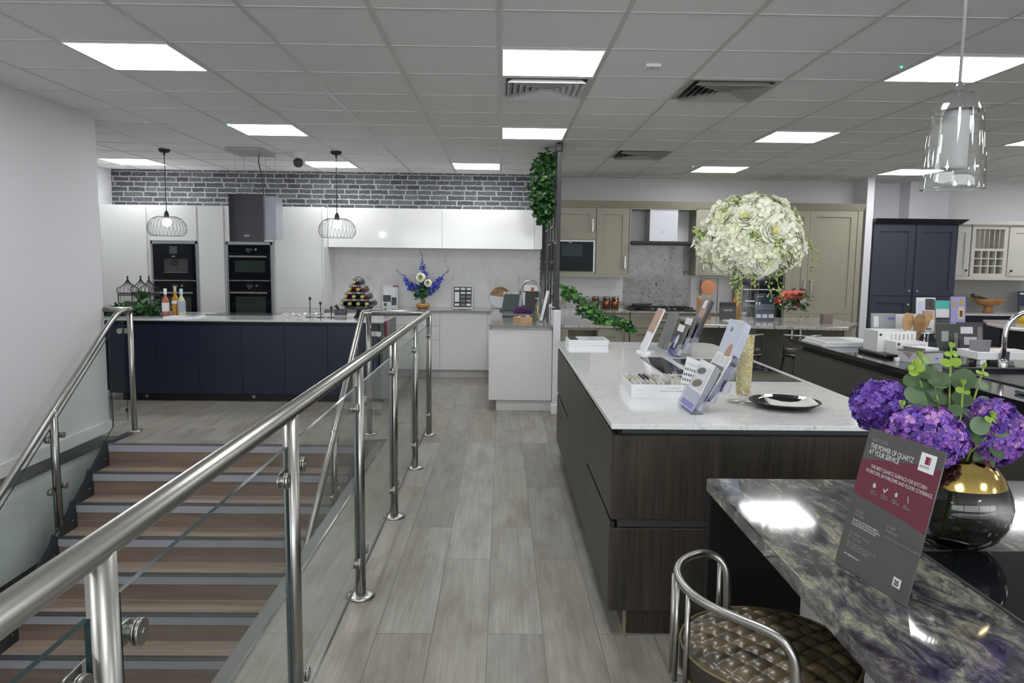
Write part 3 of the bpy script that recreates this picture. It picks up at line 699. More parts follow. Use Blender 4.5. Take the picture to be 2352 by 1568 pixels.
copy_tree(c0, loc=(-4.20, 8.66, IT), label='middle one of the three black wire birdcages on the navy island')
copy_tree(c0, loc=(-4.0, 8.44, IT), label='rightmost of the three black wire birdcages, nearest the bottles')

def ivy_mb(pts, count, spread, L, seed, mats3=(0, 1, 2), lob=True, updir=None):
    rnd = random.Random(seed); m = MB(); P = [Vector(p) for p in pts]
    for i in range(count):
        f = rnd.random()*(len(P)-1); k = int(f); p = P[k].lerp(P[k+1], f-k)
        sp = spread if not isinstance(spread, (list, tuple)) else spread[k]*(1-(f-k))+spread[k+1]*(f-k)
        o_ = Vector((rnd.gauss(0, 1), rnd.gauss(0, 1), rnd.gauss(0, .8))); o_ = o_.normalized()*sp*rnd.random()**.5
        d = Vector((rnd.uniform(-1, 1), rnd.uniform(-1, .3), rnd.uniform(-.9, .5))); up = Vector((rnd.uniform(-.5, .5), -1+rnd.uniform(-.3, .5), rnd.uniform(0, 1.2)))
        l = L*rnd.uniform(.7, 1.25)
        m.leaf(p+o_, d, up, l, l*rnd.uniform(.8, 1.0), mi=rnd.choice(mats3), lobed=lob)
    return m
IV = [M_leafd, M_leafm, M_leafl]
def ivy(label, pts, count, spread, L, seed, mats3=(0, 0, 1), name='ivy_garland'):
    t = thing(name, label, 'plant', tuple(pts[0]))
    obj('leaves', ivy_mb(pts, count, spread, L, seed, mats3), IV, t, fix=False)['kind'] = 'stuff'
    obj('stem', MB().tube(pts, .004, 6), M_stem, t); return t
ivy('bushy ivy plant at the foot of the birdcages, trailing over the left end', [(-3.72, 8.25, IT+.07), (-3.95, 8.2, IT+.08), (-4.2, 8.2, IT+.06), (-4.33, 8.15, IT+.02), (-4.40, 8.1, .74), (-4.42, 8.1, .55), (-4.40, 8.1, .46)], 520, [.09, .11, .09, .06, .05, .045, .02], .075, 3)
ivy('upright sprig of ivy climbing between the second and third birdcage', [(-3.98, 8.2, IT+.05), (-3.97, 8.2, IT+.2), (-3.96, 8.2, IT+.26)], 60, .035, .06, 5)

def bottle(label, x, y, z, R, H, m, cap, lab=None, shape='wine', neck=None, group=None, name='bottle'):
    t = thing(name, label, 'bottle', (x, y, z), group)
    if shape == 'wine': prof = [(R*.9, 0), (R, .01), (R, H*.60), (R*.9, H*.66), (R*.42, H*.76), (R*.36, H*.80), (R*.36, H)]
    else: prof = [(R*.85, 0), (R*.95, .01), (R, H*.5), (R*.85, H*.6), (R*.4, H*.72), (R*.3, H*.78), (R*.3, H)]
    obj('glass', MB().lathe([(0, 0)]+prof+[(0, H)], (x, y, z), 20), m, t)
    obj('cap', MB().lathe([(R*.42, H*.80), (R*.42, H*1.01), (0, H*1.01)], (x, y, z), 16), cap, t)
    if lab: obj('label_sticker', MB().lathe([(R*1.01, H*lab[0]), (R*1.01, H*lab[1])], (x, y, z), 20), lab[2], t)
    return t
M_rose = mat('rose_gin_glass', (.42, .12, .07), .06, coat=.5); M_amber = mat('amber_spirit', (.50, .22, .03), .06, coat=.5); M_pale = mat('pale_spirit_glass', (.55, .55, .35), .05, coat=.5)
bottle('pink spirit bottle with white cap, leftmost of three by the ivy', -3.70, 8.17, IT, .040, .30, M_rose, M_paper, (.18, .5, M_paper), 'spirit')
bottle('amber spirit bottle, tallest and middle one of three by the ivy', -3.615, 8.22, IT, .038, .325, M_amber, mat('cork_gold', (.45, .38, .2), .4), (.42, .52, M_paper), 'spirit')
bottle('pale spirit bottle with light blue cap, rightmost of three by the ivy', -3.53, 8.18, IT, .042, .30, M_pale, mat('pale_blue_cap', (.4, .52, .55), .4), (.15, .55, mat('silver_label', (.35, .38, .42), .4)), 'spirit')
t = thing('open_book', 'open white brochure lying on the navy island in front of the bottles', 'book', (-3.45, 8.05, IT))
p = MB(); p.prism([(-3.62, 7.92, IT), (-3.44, 7.92, IT), (-3.44, 8.16, IT), (-3.62, 8.16, IT)], .012); obj('left_pages', p, M_paper, t)
obj('right_pages', MB().prism([(-3.436, 7.92, IT), (-3.25, 7.92, IT), (-3.25, 8.16, IT), (-3.436, 8.16, IT)], .010), M_paper, t)
obj('picture', B(-3.42, 7.97, IT+.0102, -3.30, 8.10, IT+.0106), mat('mauve_print', (.3, .28, .38), .5), t)
# candle holders
def candle(x, y, h, label):
    t = thing('candle_holder', label, 'candle holder', (x, y, IT), 'black candle holders on the navy island')
    obj('stem', MB().cyl((x, y, IT+.005), (x, y, IT+h-.03), .005, n=10), M_iron, t); obj('base', MB().lathe([(0, .008), (.045, .006), (.055, .002), (.055, 0)], (x, y, IT), 20), M_iron, t)
    obj('cup', MB().lathe([(.006, h-.035), (.014, h-.03), (.014, h), (.011, h), (.008, h-.025)], (x, y, IT), 14), M_iron, t)
candle(-2.13, 8.22, .225, 'tallest black candle holder, left of the other two'); candle(-2.01, 8.20, .175, 'middle height black candle holder, second from left'); candle(-1.89, 8.20, .125, 'shortest black candle holder, next to the dark bowl')
t = thing('wire_sculpture', 'shiny silver looped table ornament lying before the candle holders', 'ornament', (-2.17, 8.1, IT))
pts = [(-2.36+.42*k/24, 8.08+.05*math.sin(k*.9), IT+.015+.035*abs(math.sin(k*PI/8))) for k in range(25)]
obj('loops', MB().tube(pts, [.008+.006*abs(math.sin(k*PI/8)) for k in range(25)], 10), M_chrome, t)
t = thing('pestle_mortar', 'dark grey banded stone mortar and pestle on the navy island', 'mortar', (-1.755, 8.05, IT))
obj('bowl', MB().lathe([(0, 0), (.062, 0), (.066, .045), (.066, .05)], (-1.755, 8.05, IT), 24), mat('light_stone', (.36, .36, .37), .5), t)
obj('upper_band', MB().lathe([(.068, .045), (.072, .105), (.064, .105), (.05, .03), (0, .025)], (-1.755, 8.05, IT), 24), M_dark, t)
obj('pestle', MB().tube([(-1.75, 8.05, IT+.05), (-1.79, 8.05, IT+.125), (-1.81, 8.05, IT+.145)], [.012, .014, .02], 10), M_iron, t)
t = thing('cake_stand', 'cake stand with grey plate on a black trumpet foot, under the wine rack', 'cake stand', (-1.60, 8.28, IT))
obj('foot', MB().lathe([(0, 0), (.062, 0), (.05, .015), (.028, .05), (.024, .085), (.03, .095)], (-1.60, 8.28, IT), 24), M_iron, t)
obj('plate', MB().lathe([(0, .095), (.15, .097), (.155, .105), (.155, .118), (.145, .118), (.14, .108), (0, .108)], (-1.60, 8.28, IT), 32), M_dark, t)
# wine rack with ten bottles standing on cake stand level
WX, WY, WZ = -1.60, 8.26, IT+.113
t = thing('wine_rack', 'black wire honeycomb wine rack stacked in a pyramid on the cake stand', 'wine rack', (WX, WY, WZ))
hx = []
sp = .092; rh = .079
rows = [(4, 0), (3, 1), (2, 2), (1, 3)]
cells = [(WX+(k-(n_-1)/2)*sp, WZ+.052+r*rh) for n_, r in rows for k in range(n_)]
for cx, cz in cells:
    m = MB()
    for yy in (WY-.06, WY+.08):
        m.tube([(cx+.052*math.sin(a*PI/3), yy, cz+.052*math.cos(a*PI/3)) for a in range(6)], .003, 4, closed=True)
    for a in range(6): m.tube([(cx+.052*math.sin(a*PI/3), WY-.06, cz+.052*math.cos(a*PI/3)), (cx+.052*math.sin(a*PI/3), WY+.08, cz+.052*math.cos(a*PI/3))], .0018, 4)
    obj('hexagon_cell', m, M_iron, t)
M_wineb = mat('dark_wine_glass', (.008, .012, .008), .05, coat=.5); M_winer = mat('red_wine_glass', (.09, .008, .008), .05, coat=.5); M_foil = mat('gold_foil_cap', (.52, .45, .14), .35)
wb = None
ROWN = {0: 'bottom row', 1: 'second row from the bottom', 2: 'row of two near the top', 3: 'top cell'}
k = 0
for n_, r in rows:
    for q in range(n_):
        cx, cz = cells[k]; k += 1
        pos = ['leftmost', 'second from left', 'third from left', 'rightmost'][q] if n_ == 4 else ['left', 'middle', 'right'][q] if n_ == 3 else ['left', 'right'][q] if n_ == 2 else 'single'
        t = thing('wine_bottle', '%s gold capped wine bottle, %s of the wine rack' % (pos, ROWN[r]), 'bottle', (cx, WY, cz-.006), 'wine bottles in the honeycomb rack')
        prof = [(0, 0), (.031, .0), (.033, .01), (.033, .19), (.029, .215), (.015, .245), (.0135, .30), (0, .30)]
        # neck towards the camera, slightly to the left
        ax = Vector((-.16, -1, .02)).normalized(); c = Vector((cx+.025, WY+.12, cz-.010))
        obj('glass', MB().lathe(prof, c, 18, axis=ax), M_winer if r == 2 or (r == 1 and q != 1) else M_wineb, t)
        obj('foil_cap', MB().lathe([(.0155, .262), (.0155, .303), (0, .304)], c, 14, axis=ax), M_foil, t)

# hood above the navy island with ceiling plate, wires
t = thing('island_hood', 'dark glass angled island hood hanging from thin wires above the navy island', 'cooker hood', (-2.78, 8.25, 1.7))
obj('glass_front', B(-2.99, 8.20, 1.706, -2.61, 8.215, 2.22), mat('smoked_glass', (.035, .037, .045), .10, coat=.3), t, bevel=.002)
obj('housing', MB().prism([(-2.985, 8.215, 1.72), (-2.62, 8.215, 1.72), (-2.50, 8.5, 1.80), (-2.985, 8.5, 1.80)], .40), M_steel, t)
obj('side_panel', B(-2.612, 8.23, 1.735, -2.488, 8.48, 2.20), M_alum, t)
text('NEFF', .028, M_paper, t, (-2.83, 8.1993, 1.76), (1, 0, 0), (0, 0, 1), depth=.0003)
for x in (-2.96, -2.86, -2.62, -2.52):
    obj('suspension_wire', MB().cyl((x, 8.34, 2.2), (x, 8.34, CEIL), .0015, n=5), M_steel, t)
obj('ceiling_plate', B(-2.93, 7.97, CEIL-.035, -2.56, 8.48, CEIL), mat('light_grey_metal', (.42, .42, .43), .4), t, bevel=.004)
obj('power_cable', MB().tube([(-2.66, 8.25, CEIL-.03), (-2.675, 8.27, 2.58), (-2.66, 8.3, 2.45), (-2.645, 8.32, 2.3), (-2.65, 8.33, 2.2)], .006, 8), M_dark, t)
# wire pendants
def wire_pendant(x, y, label, zc):
    t = thing('wire_pendant_lamp', label, 'pendant lamp', (0, 0, CEIL), 'wire pendant lamps over the navy island')
    obj('ceiling_rose', MB().lathe([(.06, 0), (.062, -.012), (.045, -.035), (.012, -.04), (.008, -.07), (0, -.07)], (0, 0, CEIL), 20), M_iron, t)
    obj('cord', MB().cyl((0, 0, CEIL-.06), (0, 0, zc+.15), .004, n=8), M_iron, t)
    obj('lampholder', MB().lathe([(.004, .165), (.022, .135), (.027, .10), (.02, .075), (0, .07)], (0, 0, zc), 16), M_iron, t)
    sh = MB()
    for k in range(30):
        a = 2*PI*k/30; c, s2 = math.cos(a), math.sin(a); P = []
        for r, z in ((.03, .10), (.10, .095), (.155, .07), (.19, .02), (.203, -.035), (.19, -.085), (.165, -.112)): P.append((r*math.cos(a+z*.9), r*math.sin(a+z*.9), zc+z))
        sh.tube(P, .0016, 4)
    for r, z in ((.165, -.112), (.03, .10)): sh.tube([(r*math.cos(k*PI/16), r*math.sin(k*PI/16), zc+z) for k in range(32)], .0022, 4, closed=True)
    obj('wire_shade', sh, M_dark, t)
    obj('bulb', MB().ball((0, 0, zc+.035), .047, 18, 12), mat('glowing_bulb', (1, 1, 1), .5, emit=14, emcol=(.9, .96, 1)), t)
    t.location = (x, y, CEIL); 
    return t
p1 = wire_pendant(-3.67, 8.21, 'left one of the two wire cage pendant lamps over the island', 1.87)
copy_tree(p1, loc=(-1.815, 8.21, CEIL), label='right one of the two wire cage pendant lamps, above the candle holders')
# ============================================================ BLACK METAL DIVIDER WITH IVY
t = thing('metal_divider', 'black metal lattice divider frame standing on the low white wall up to the ceiling', 'room divider', (.552, 7.4, 1.047))
X0 = .552; ys_ = [7.40, 7.90, 8.40, 8.90, 9.44]
for k, y in enumerate(ys_):
    top = CEIL-.05 if k == 0 else CEIL-.10
    m = MB(); hw = .021 if k == 0 else .011
    m.box(X0-hw, y-hw, 1.047, X0+hw, y+hw, CEIL-.012); obj('upright', m, M_greyframe, t, bevel=.002)
m = MB(); m.box(X0-.03, 7.37, CEIL-.09, X0+.03, 7.43, CEIL-.001); obj('top_bracket', m, M_greyframe, t, bevel=.01)
m = MB(); m.box(X0-.05, 7.355, 1.047, X0+.035, 7.45, 1.062); obj('foot_plate', m, M_greyframe, t)
RG = [(.0, [1.3, 1.72, 2.12, 2.50]), (1, [1.14, 1.52, 1.9, 2.3]), (2, [1.3, 1.72, 2.12, 2.5]), (3, [1.14, 1.52, 1.9, 2.3])]
for k, zs in RG:
    for z in zs: obj('rung', B(X0-.011, ys_[int(k)], z-.012, X0+.011, ys_[int(k)+1], z+.012), M_greyframe, t)
obj('top_rail', B(X0-.011, 7.40, CEIL-.05, X0+.011, 9.44, CEIL-.02), M_greyframe, t)
ivy('dense hanging ivy on the left of the black divider frame, just under the ceiling', [(.45, 7.75, 2.60), (.41, 7.75, 2.45), (.40, 7.78, 2.28), (.42, 7.8, 2.12), (.43, 7.8, 2.02), (.42, 7.8, 1.95)], 1150, [.08, .14, .15, .12, .08, .04], .052, 11, (0, 0, 0, 1, 1))

# ============================================================ OBJECTS ON THE GREY PENINSULA AND BACK WORKTOP
def lean_board(name, label, cat, x0, x1, y, z, h, m, tilt=.06, th=.012, group=None):
    t = thing(name, label, cat, ((x0+x1)/2, y, z), group)
    b_ = MB(); b_.add([(x0, y, z), (x1, y, z), (x1, y+tilt, z+h), (x0, y+tilt, z+h), (x0, y+th, z), (x1, y+th, z), (x1, y+tilt+th, z+h), (x0, y+tilt+th, z+h)], [(0, 1, 2, 3), (4, 7, 6, 5), (0, 4, 5, 1), (1, 5, 6, 2), (2, 6, 7, 3), (3, 7, 4, 0)])
    obj('board', b_, m, t); t['_t'] = 0; del t['_t']
    def on(parent, a0, a1, h0, h1, mm, nm='printed_panel', o_=.0012):
        s_ = MB(); f = lambda u, w_: (x0+(x1-x0)*u, y+tilt*w_-o_, z+h*w_)
        s_.add([f(a0, h0), f(a1, h0), f(a1, h1), f(a0, h1)], [(0, 1, 2, 3)]); return obj(nm, s_, mm, parent, fix=False)
    return t, on
M_lgrey = mat('light_print', (.60, .60, .64), .4); M_dprint = mat('dark_print', (.035, .035, .04), .35); M_mprint = mat('mid_grey_print', (.16, .155, .15), .4)
t, on = lean_board('leaflet_stand', 'pale display leaflet with dark kitchen pictures, between wine rack and blue flowers', 'leaflet', -1.62, -1.41, 10.0, WT, .30, M_lgrey, .05)
on(t, .68, 1, .91, .99, M_red, 'red_logo'); on(t, .12, .82, .55, .9, M_paper, 'text_panel'); on(t, .05, .55, .25, .55, M_dprint); on(t, .6, .92, .1, .45, M_dprint); on(t, .1, .3, .05, .2, M_leafm, 'leaf_print')
t, on = lean_board('sample_board', 'white framed black board of grey and white finish samples on the back worktop', 'sample board', -.665, -.40, 10.0, WT, .30, M_paper, .05)
on(t, .04, .96, .04, .96, M_iron, 'backing', .0008)
for a0, a1, h0, h1, mm in ((.08, .34, .8, .93, M_paper), (.39, .64, .8, .93, M_paper), (.69, .93, .8, .93, M_paper), (.39, .64, .63, .74, M_paper), (.69, .93, .63, .74, M_paper), (.08, .34, .27, .74, M_paper), (.39, .64, .45, .58, M_mprint), (.69, .93, .45, .58, M_mprint), (.39, .64, .27, .40, M_mprint), (.69, .93, .27, .40, mat('stone_print', (.3, .29, .27), .5)), (.08, .34, .09, .22, M_paper), (.39, .64, .08, .22, M_mprint), (.69, .93, .09, .22, M_paper)):
    on(t, a0+.012, a1-.012, h0+.012, h1-.012, mm, 'sample_swatch')
# blue delphinium vase
VX, VY = -1.055, 9.86
t = thing('flower_vase', 'short glass vase on a round wooden foot holding the blue flowers', 'vase', (VX, VY, WT))
obj('wooden_foot', MB().lathe([(0, 0), (.062, 0), (.085, .02), (.092, .045), (.085, .065), (0, .065)], (VX, VY, WT), 28), M_woodo, t)
obj('glass', MB().lathe([(.035, .066), (.042, .10), (.040, .2), (.055, .25)], (VX, VY, WT), 20), M_cglass, t)
t = thing('delphinium_bouquet', 'bouquet of three blue delphinium spikes with two cream peonies', 'flowers', (VX, VY, WT+.1))
M_blue3 = mat('delphinium_deep', (.012, .02, .16), .5); M_blue = mat('delphinium_blue', (.03, .06, .50), .5); M_blue2 = mat('delphinium_violet', (.10, .11, .55), .5); M_crm = mat('cream_petal', (.80, .80, .58), .5)
def spike(tip, base, n_, seed):
    rnd = random.Random(seed); m = MB(); a, b_ = Vector(base), Vector(tip)
    for i in range(n_):
        f = i/n_; p = a.lerp(b_, f)+Vector((0, 0, -.03*math.sin(f*PI)))
        r = .066*(1-f)**.7+.010
        o_ = Vector((rnd.uniform(-1, 1), rnd.uniform(-1, .5), rnd.uniform(-1, 1))).normalized()*r*rnd.uniform(.5, 1)
        for q in range(4 if f < .85 else 1):
            d = Vector((rnd.uniform(-1, 1), rnd.uniform(-1, .2), rnd.uniform(-1, 1)))
            m.leaf(p+o_, d, (0, -1, .5), .032*(1-.4*f), .028*(1-.4*f), mi=rnd.choice((0, 0, 1, 2)))
    q_ = obj('delphinium_spike', m, [M_blue, M_blue2, M_blue3], t, fix=False)
    bd = MB()
    for i in range(10):
        p = b_ + (b_-a).normalized()*(.012*i) + Vector((rnd.uniform(-.012, .012), 0, rnd.uniform(-.012, .012))); bd.ball(p, .006, 6, 4)
    obj('buds', bd, mat('dark_bud', (.03, .04, .05), .6), q_)
spike((VX-.01, VY, 1.52), (VX+.02, VY, 1.22), 62, 1); spike((VX-.27, VY, 1.32), (VX-.06, VY, 1.12), 58, 2); spike((VX+.27, VY, 1.325), (VX+.07, VY, 1.14), 58, 3)
def peony(c, R, seed, nm='peony', mats_=None, n_=90, face=(0, -1, .2)):
    rnd = random.Random(seed); m = MB(); fz = Vector(face).normalized()
    for i in range(n_):
        f = (i+.5)/n_; th = f*1.9; a = i*2.39996
        u = fz.orthogonal().normalized(); v_ = fz.cross(u)
        rad = u*math.cos(a)+v_*math.sin(a); dr = (fz*math.cos(th)+rad*math.sin(th)).normalized()
        p = Vector(c)+dr*R*.55; m.leaf(p, dr+rad*.1, fz.lerp(rad, .5)*-1, R*.55, R*.65, 0, .25, -.3)
    m.ball(c, R*.88, 12, 8)
    return obj(nm, m, mats_ or M_crm, t, fix=False)
peony((VX-.02, VY-.05, 1.295), .062, 1); peony((VX+.075, VY-.06, 1.225), .050, 2); peony((VX-.05, VY-.05, 1.225), .022, 4, 'bud')
lf = MB(); rnd = random.Random(3)
for i in range(60): lf.leaf((VX+rnd.uniform(-.05, .05), VY+rnd.uniform(-.04, .03), rnd.uniform(1.0, 1.2)), (rnd.uniform(-1, 1), rnd.uniform(-1, 0), rnd.uniform(-.5, 1)), (0, -1, .3), .09, .03, rnd.choice((0, 1)))
obj('leaves', lf, [M_leafd, M_leafm], t, fix=False)
ss = MB()
for i in range(9): ss.tube([(VX+rnd.uniform(-.03, .03), VY+rnd.uniform(-.02, .02), WT+.07), (VX+rnd.uniform(-.03, .03), VY, 1.15)], .004, 5)
obj('stems', ss, M_stem, t)
# round board, boxes, towel on the peninsula
t = thing('round_serving_board', 'round serving board, half white half acacia wood, leaning at the back corner', 'serving board', (-.03, 10.0, WT))
def half(a0, a1, nm, mm, n_=14, cut=.0):
    pts = [(-.02+.145*math.cos(a0+(a1-a0)*k/n_), 10.0+.03, WT+.148+.145*math.sin(a0+(a1-a0)*k/n_)) for k in range(n_+1)]
    obj(nm, MB().prism(pts, 0, off=(0, .015, 0)), mm, t)
half(-.05, PI+.05-.25, 'wood_half', M_acacia); half(PI-.2, 2*PI-.05, 'white_half', M_paper)
t = thing('display_book', 'dark green fronted sample box tilted on the grey peninsula', 'box', (.11, 9.55, WT))
obj('cover', MB().prism([(.0, 9.50, WT+.02), (.21, 9.50, WT+.02), (.235, 9.58, WT+.215), (.03, 9.58, WT+.215)], 0, off=(0, .03, 0)), mat('dark_green_board', (.035, .06, .055), .5), t)
obj('base', B(-.03, 9.42, WT, .24, 9.6, WT+.022), M_dark, t)
t = thing('fluted_samples', 'row of white fluted sample boards behind the dark green box', 'sample rack', (.26, 9.7, WT))
for k in range(6): obj('sample_board', B(.02+k*.05, 9.68, WT, .055+k*.05, 9.75, WT+.235), M_paper if k % 2 else M_lgrey, t, bevel=.003)
t = thing('brochure_stand', 'dark grey brochure with red motif standing behind the steel tap', 'brochure', (.38, 9.75, WT))
obj('cover', MB().prism([(.25, 9.66, WT), (.46, 9.66, WT), (.50, 9.76, WT+.34), (.29, 9.76, WT+.34)], 0, off=(0, .02, 0)), M_dprint, t)
obj('upper_band', MB().prism([(.285, 9.733, WT+.25), (.492, 9.733, WT+.25), (.501, 9.757, WT+.335), (.293, 9.757, WT+.335)], 0, off=(0, -.003, 0)), M_lgrey, t)
obj('motif', MB().prism([(.38, 9.725, WT+.24), (.42, 9.725, WT+.24), (.42, 9.745, WT+.30), (.385, 9.745, WT+.30)], 0, off=(0, -.003, 0)), mat('terracotta_print', (.3, .08, .04), .5), t)
t = thing('purple_towel', 'folded purple towel on the grey peninsula beside the sink', 'towel', (.30, 9.2, WT))
tw = MB()
for k, (dz, w_, dx) in enumerate(((.0, .17, 0), (.028, .16, -.01), (.056, .14, -.02))):
    P = [(.37+dx-w_*1.3+(w_*1.3)*q/10, 9.12-.02*math.sin(q*.7), WT+.016+dz*(1-q/14)) for q in range(11)]
    tw.tube(P, [.012+.02*math.sin(PI*(q+1)/12) for q in range(11)], 12)
tw.xf = None
obj('folds', tw, mat('purple_cotton', (.085, .035, .12), .9), t)
t = thing('soap_bottle', 'clear pump bottle with yellow content beside the steel tap', 'bottle', (.40, 8.2, WT))
obj('bottle_body', MB().lathe([(0, 0), (.03, 0), (.035, .02), (.035, .15), (.012, .19)], (.40, 8.2, WT), 18), M_cglass, t); obj('content', MB().lathe([(0, .005), (.009, .005), (.009, .16), (0, .16)], (.40, 8.2, WT), 10), mat('yellow_wick', (.6, .55, .1), .4), t)
obj('pump', MB().tube([(.40, 8.2, WT+.19), (.40, 8.2, WT+.235), (.37, 8.2, WT+.235)], .006, 8), M_chrome, t)
t = thing('sample_tray', 'open pale wooden box of small colour samples at the front of the grey peninsula', 'box', (.21, 7.74, WT))
hexa = [(.12, 7.78), (.20, 7.66), (.32, 7.70), (.32, 7.84), (.22, 7.90), (.14, 7.86)]
ob = MB().prism([(x, y, WT) for x, y in hexa], .055); obj('tray', ob, M_wood, t)
rnd = random.Random(9)
for k in range(10):
    x, y = .16+rnd.random()*.13, 7.74+rnd.random()*.11
    obj('sample_chip', MB().cbox((x, y, WT+.062+rnd.random()*.012), (.035, .03, .008)), [M_iron, M_paper, M_woodo, M_mprint][k % 4], t)
t = thing('leaflet_display', 'upright white and dark leaflet display in acrylic by the low white wall', 'leaflet display', (.44, 7.85, WT))
obj('foot', B(.365, 7.72, WT, .48, 7.86, WT+.012), M_acrylic, t)
obj('leaflets', MB().prism([(.405, 7.78, WT+.02), (.43, 7.78, WT+.02), (.50, 7.80, WT+.33), (.475, 7.80, WT+.335)], 0, off=(0, .10, 0)), M_paper, t)
obj('front_leaflet', MB().prism([(.435, 7.775, WT+.02), (.455, 7.775, WT+.02), (.505, 7.79, WT+.22), (.49, 7.79, WT+.22)], 0, off=(0, .10, 0)), M_dprint, t)
t = thing('acrylic_leaflet_rack', 'clear acrylic leaflet rack behind the white display by the divider', 'leaflet display', (.46, 8.6, WT))
for k in range(3): obj('pocket', MB().prism([(.46, 8.1+k*.25, WT), (.47, 8.1+k*.25, WT), (.50, 8.1+k*.25, WT+.22), (.49, 8.1+k*.25, WT+.22)], 0, off=(0, .2, 0)), [M_dprint, M_mprint, M_acrylic][k], t)

# ============================================================ SAGE KITCHEN
YS = 10.0
SG = 'sage shaker wall cabinets'
def sage_wall(u0, u1, z0, label, doors):
    t = thing('wall_cabinet', label, 'cabinet', ((u0+u1)/2, YS, z0), SG)
    body(t, u0, u1, YS+.021, 10.39, z0, 2.25, M_sage)
    for d in doors: front(t, 'door', 'shaker', d[0], d[1], d[2], d[3], YS, M_sage, handle='bar_v', hm=M_handle, hside=d[4], hz=d[5])
    return t
t = sage_wall(.60, 1.255, 1.83, 'sage green wall cabinet above the built-in microwave', [(.60, 1.255, 1.83, 2.25, 1, 1.93)])
sage_wall(1.26, 1.705, 1.36, 'sage green shaker wall cabinet left of the cooker hood', [(1.26, 1.70, 1.365, 2.25, 1, 1.44)])
o = obj('microwave_surround', B(.60, YS+.005, 1.365, 1.255, 10.39, 1.83), M_sage); tag(o, 'sage green surround framing the built-in microwave', 'cabinet')
t = thing('microwave', 'black glass built-in microwave in the sage wall cabinets', 'microwave', (.9, YS, 1.6))
obj('body', B(.62, YS-.004, 1.40, 1.22, YS+.3, 1.815), mat('dark_teal_glass', (.003, .008, .010), .3, spec=.12), t); obj('door_window', B(.80, YS-.006, 1.60, 1.08, YS-.0041, 1.765), mat('microwave_window', (.025, .045, .05), .3, spec=.15), t); obj('trim', B(.61, YS-.006, 1.796, 1.245, YS+.01, 1.815).box(1.225, YS-.006, 1.39, 1.247, YS+.01, 1.80), M_alum, t)
text('NEFF', .02, M_paper, t, (.89, YS-.0065, 1.775), (1, 0, 0), (0, 0, 1), depth=.0002)
sage_wall(2.62, 3.25, 1.36, 'sage green shaker wall cabinet right of the cooker hood, behind the flower ball', [(2.665, 3.25, 1.365, 2.25, -1, 1.44)])
o = obj('pelmet', B(.60, YS-.012, 1.325, 1.71, YS+.03, 1.365), M_sage); tag(o, 'sage light pelmet strip under the left wall cabinets', 'trim strip')
t = thing('tall_cabinet', 'sage tall oven cabinet behind the vase and flower ball', 'cabinet', (3.5, YS, 0), 'sage tall cabinets')
mb = MB(); mb.box(3.25, YS+.02, .1, 3.84, 10.39, .60); mb.box(3.25, YS+.02, 1.76, 3.84, 10.39, 2.25); mb.box(3.25, YS+.02, .6, 3.27, 10.39, 1.76); mb.box(3.82, YS+.02, .6, 3.84, 10.39, 1.76); mb.box(3.25, 10.37, .6, 3.84, 10.39, 1.76); obj('carcass', mb, M_sage, t)
front(t, 'door', 'shaker', 3.25, 3.84, 1.79, 2.25, YS, M_sage); front(t, 'door', 'shaker', 3.25, 3.84, .12, .59, YS, M_sage)
oven(3.275, 3.80, 1.19, 1.75, YS, 'upper black oven in the sage kitchen behind the tall vase', group='ovens in the sage kitchen'); oven(3.275, 3.80, .61, 1.165, YS, 'lower black oven in the sage kitchen behind the blue poster', group='ovens in the sage kitchen')
for u0, u1, hs, l in ((3.84, 4.14, 1, 'narrow sage tall shaker cabinet right of the ovens, behind the coral flowers'), (4.14, 4.78, -1, 'wide sage tall shaker cabinet next to the white wing wall')):
    t = thing('tall_cabinet', l, 'cabinet', ((u0+u1)/2, YS, 0), 'sage tall cabinets'); body(t, u0, u1, YS+.021, 10.39, .1, 2.25, M_sage); body(t, u0, u1, YS+.06, 10.38, 0, .1, M_sage, name='plinth')
    front(t, 'door', 'shaker', u0, u1, .86, 2.25, YS, M_sage, handle='bar_v', hm=M_handle, hside=hs, hz=1.14); front(t, 'door', 'shaker', u0, u1, .11, .86, YS, M_sage, handle='bar_v', hm=M_handle, hside=hs, hz=.66)
o = obj('end_panel', B(4.785, YS-.005, 0, 4.85, 10.39, 2.26), M_sage); tag(o, 'sage end panel between the tall cabinets and the white wing wall', 'panel')
cor = MB(); cor.add([(.60, YS-.01, 2.25), (4.86, YS-.01, 2.25), (4.86, YS-.06, 2.34), (.60, YS-.06, 2.34), (.60, 10.39, 2.25), (4.86, 10.39, 2.25), (4.86, 10.39, 2.34), (.60, 10.39, 2.34)], [(0, 1, 2, 3), (3, 2, 6, 7), (0, 4, 5, 1), (1, 5, 6, 2), (0, 3, 7, 4), (4, 7, 6, 5)])
o = obj('cornice', cor, M_sage); tag(o, 'long sage cornice along the top of the sage kitchen', 'cornice')
# hood recess
t = thing('cooker_hood', 'stainless chimney cooker hood with a flat dark glass edge in the sage kitchen', 'cooker hood', (2.16, 10.1, 1.8))
obj('chimney', B(1.98, 10.02, 1.815, 2.36, 10.38, 2.245), mat('satin_steel', (.52, .52, .55), .4, metal=.6), t, bevel=.002); obj('canopy', B(1.73, 9.93, 1.775, 2.615, 10.39, 1.812), M_iron, t, bevel=.003)
text('NEFF', .022, M_dark, t, (2.13, 10.0195, 1.93), (1, 0, 0), (0, 0, 1), depth=.0002)
fr_ = MB().box(1.705, YS-.002, 1.80, 1.725, 10.39, 2.25); fr_.box(1.705, YS-.002, 1.30, 1.725, YS+.02, 1.8); fr_.box(2.60, YS-.002, 1.80, 2.665, 10.39, 2.25); fr_.box(1.725, YS-.002, 2.235, 2.62, YS+.02, 2.25)
o = obj('recess_frame', fr_, M_sage); tag(o, 'sage frame around the recess of the chimney hood', 'trim strip')
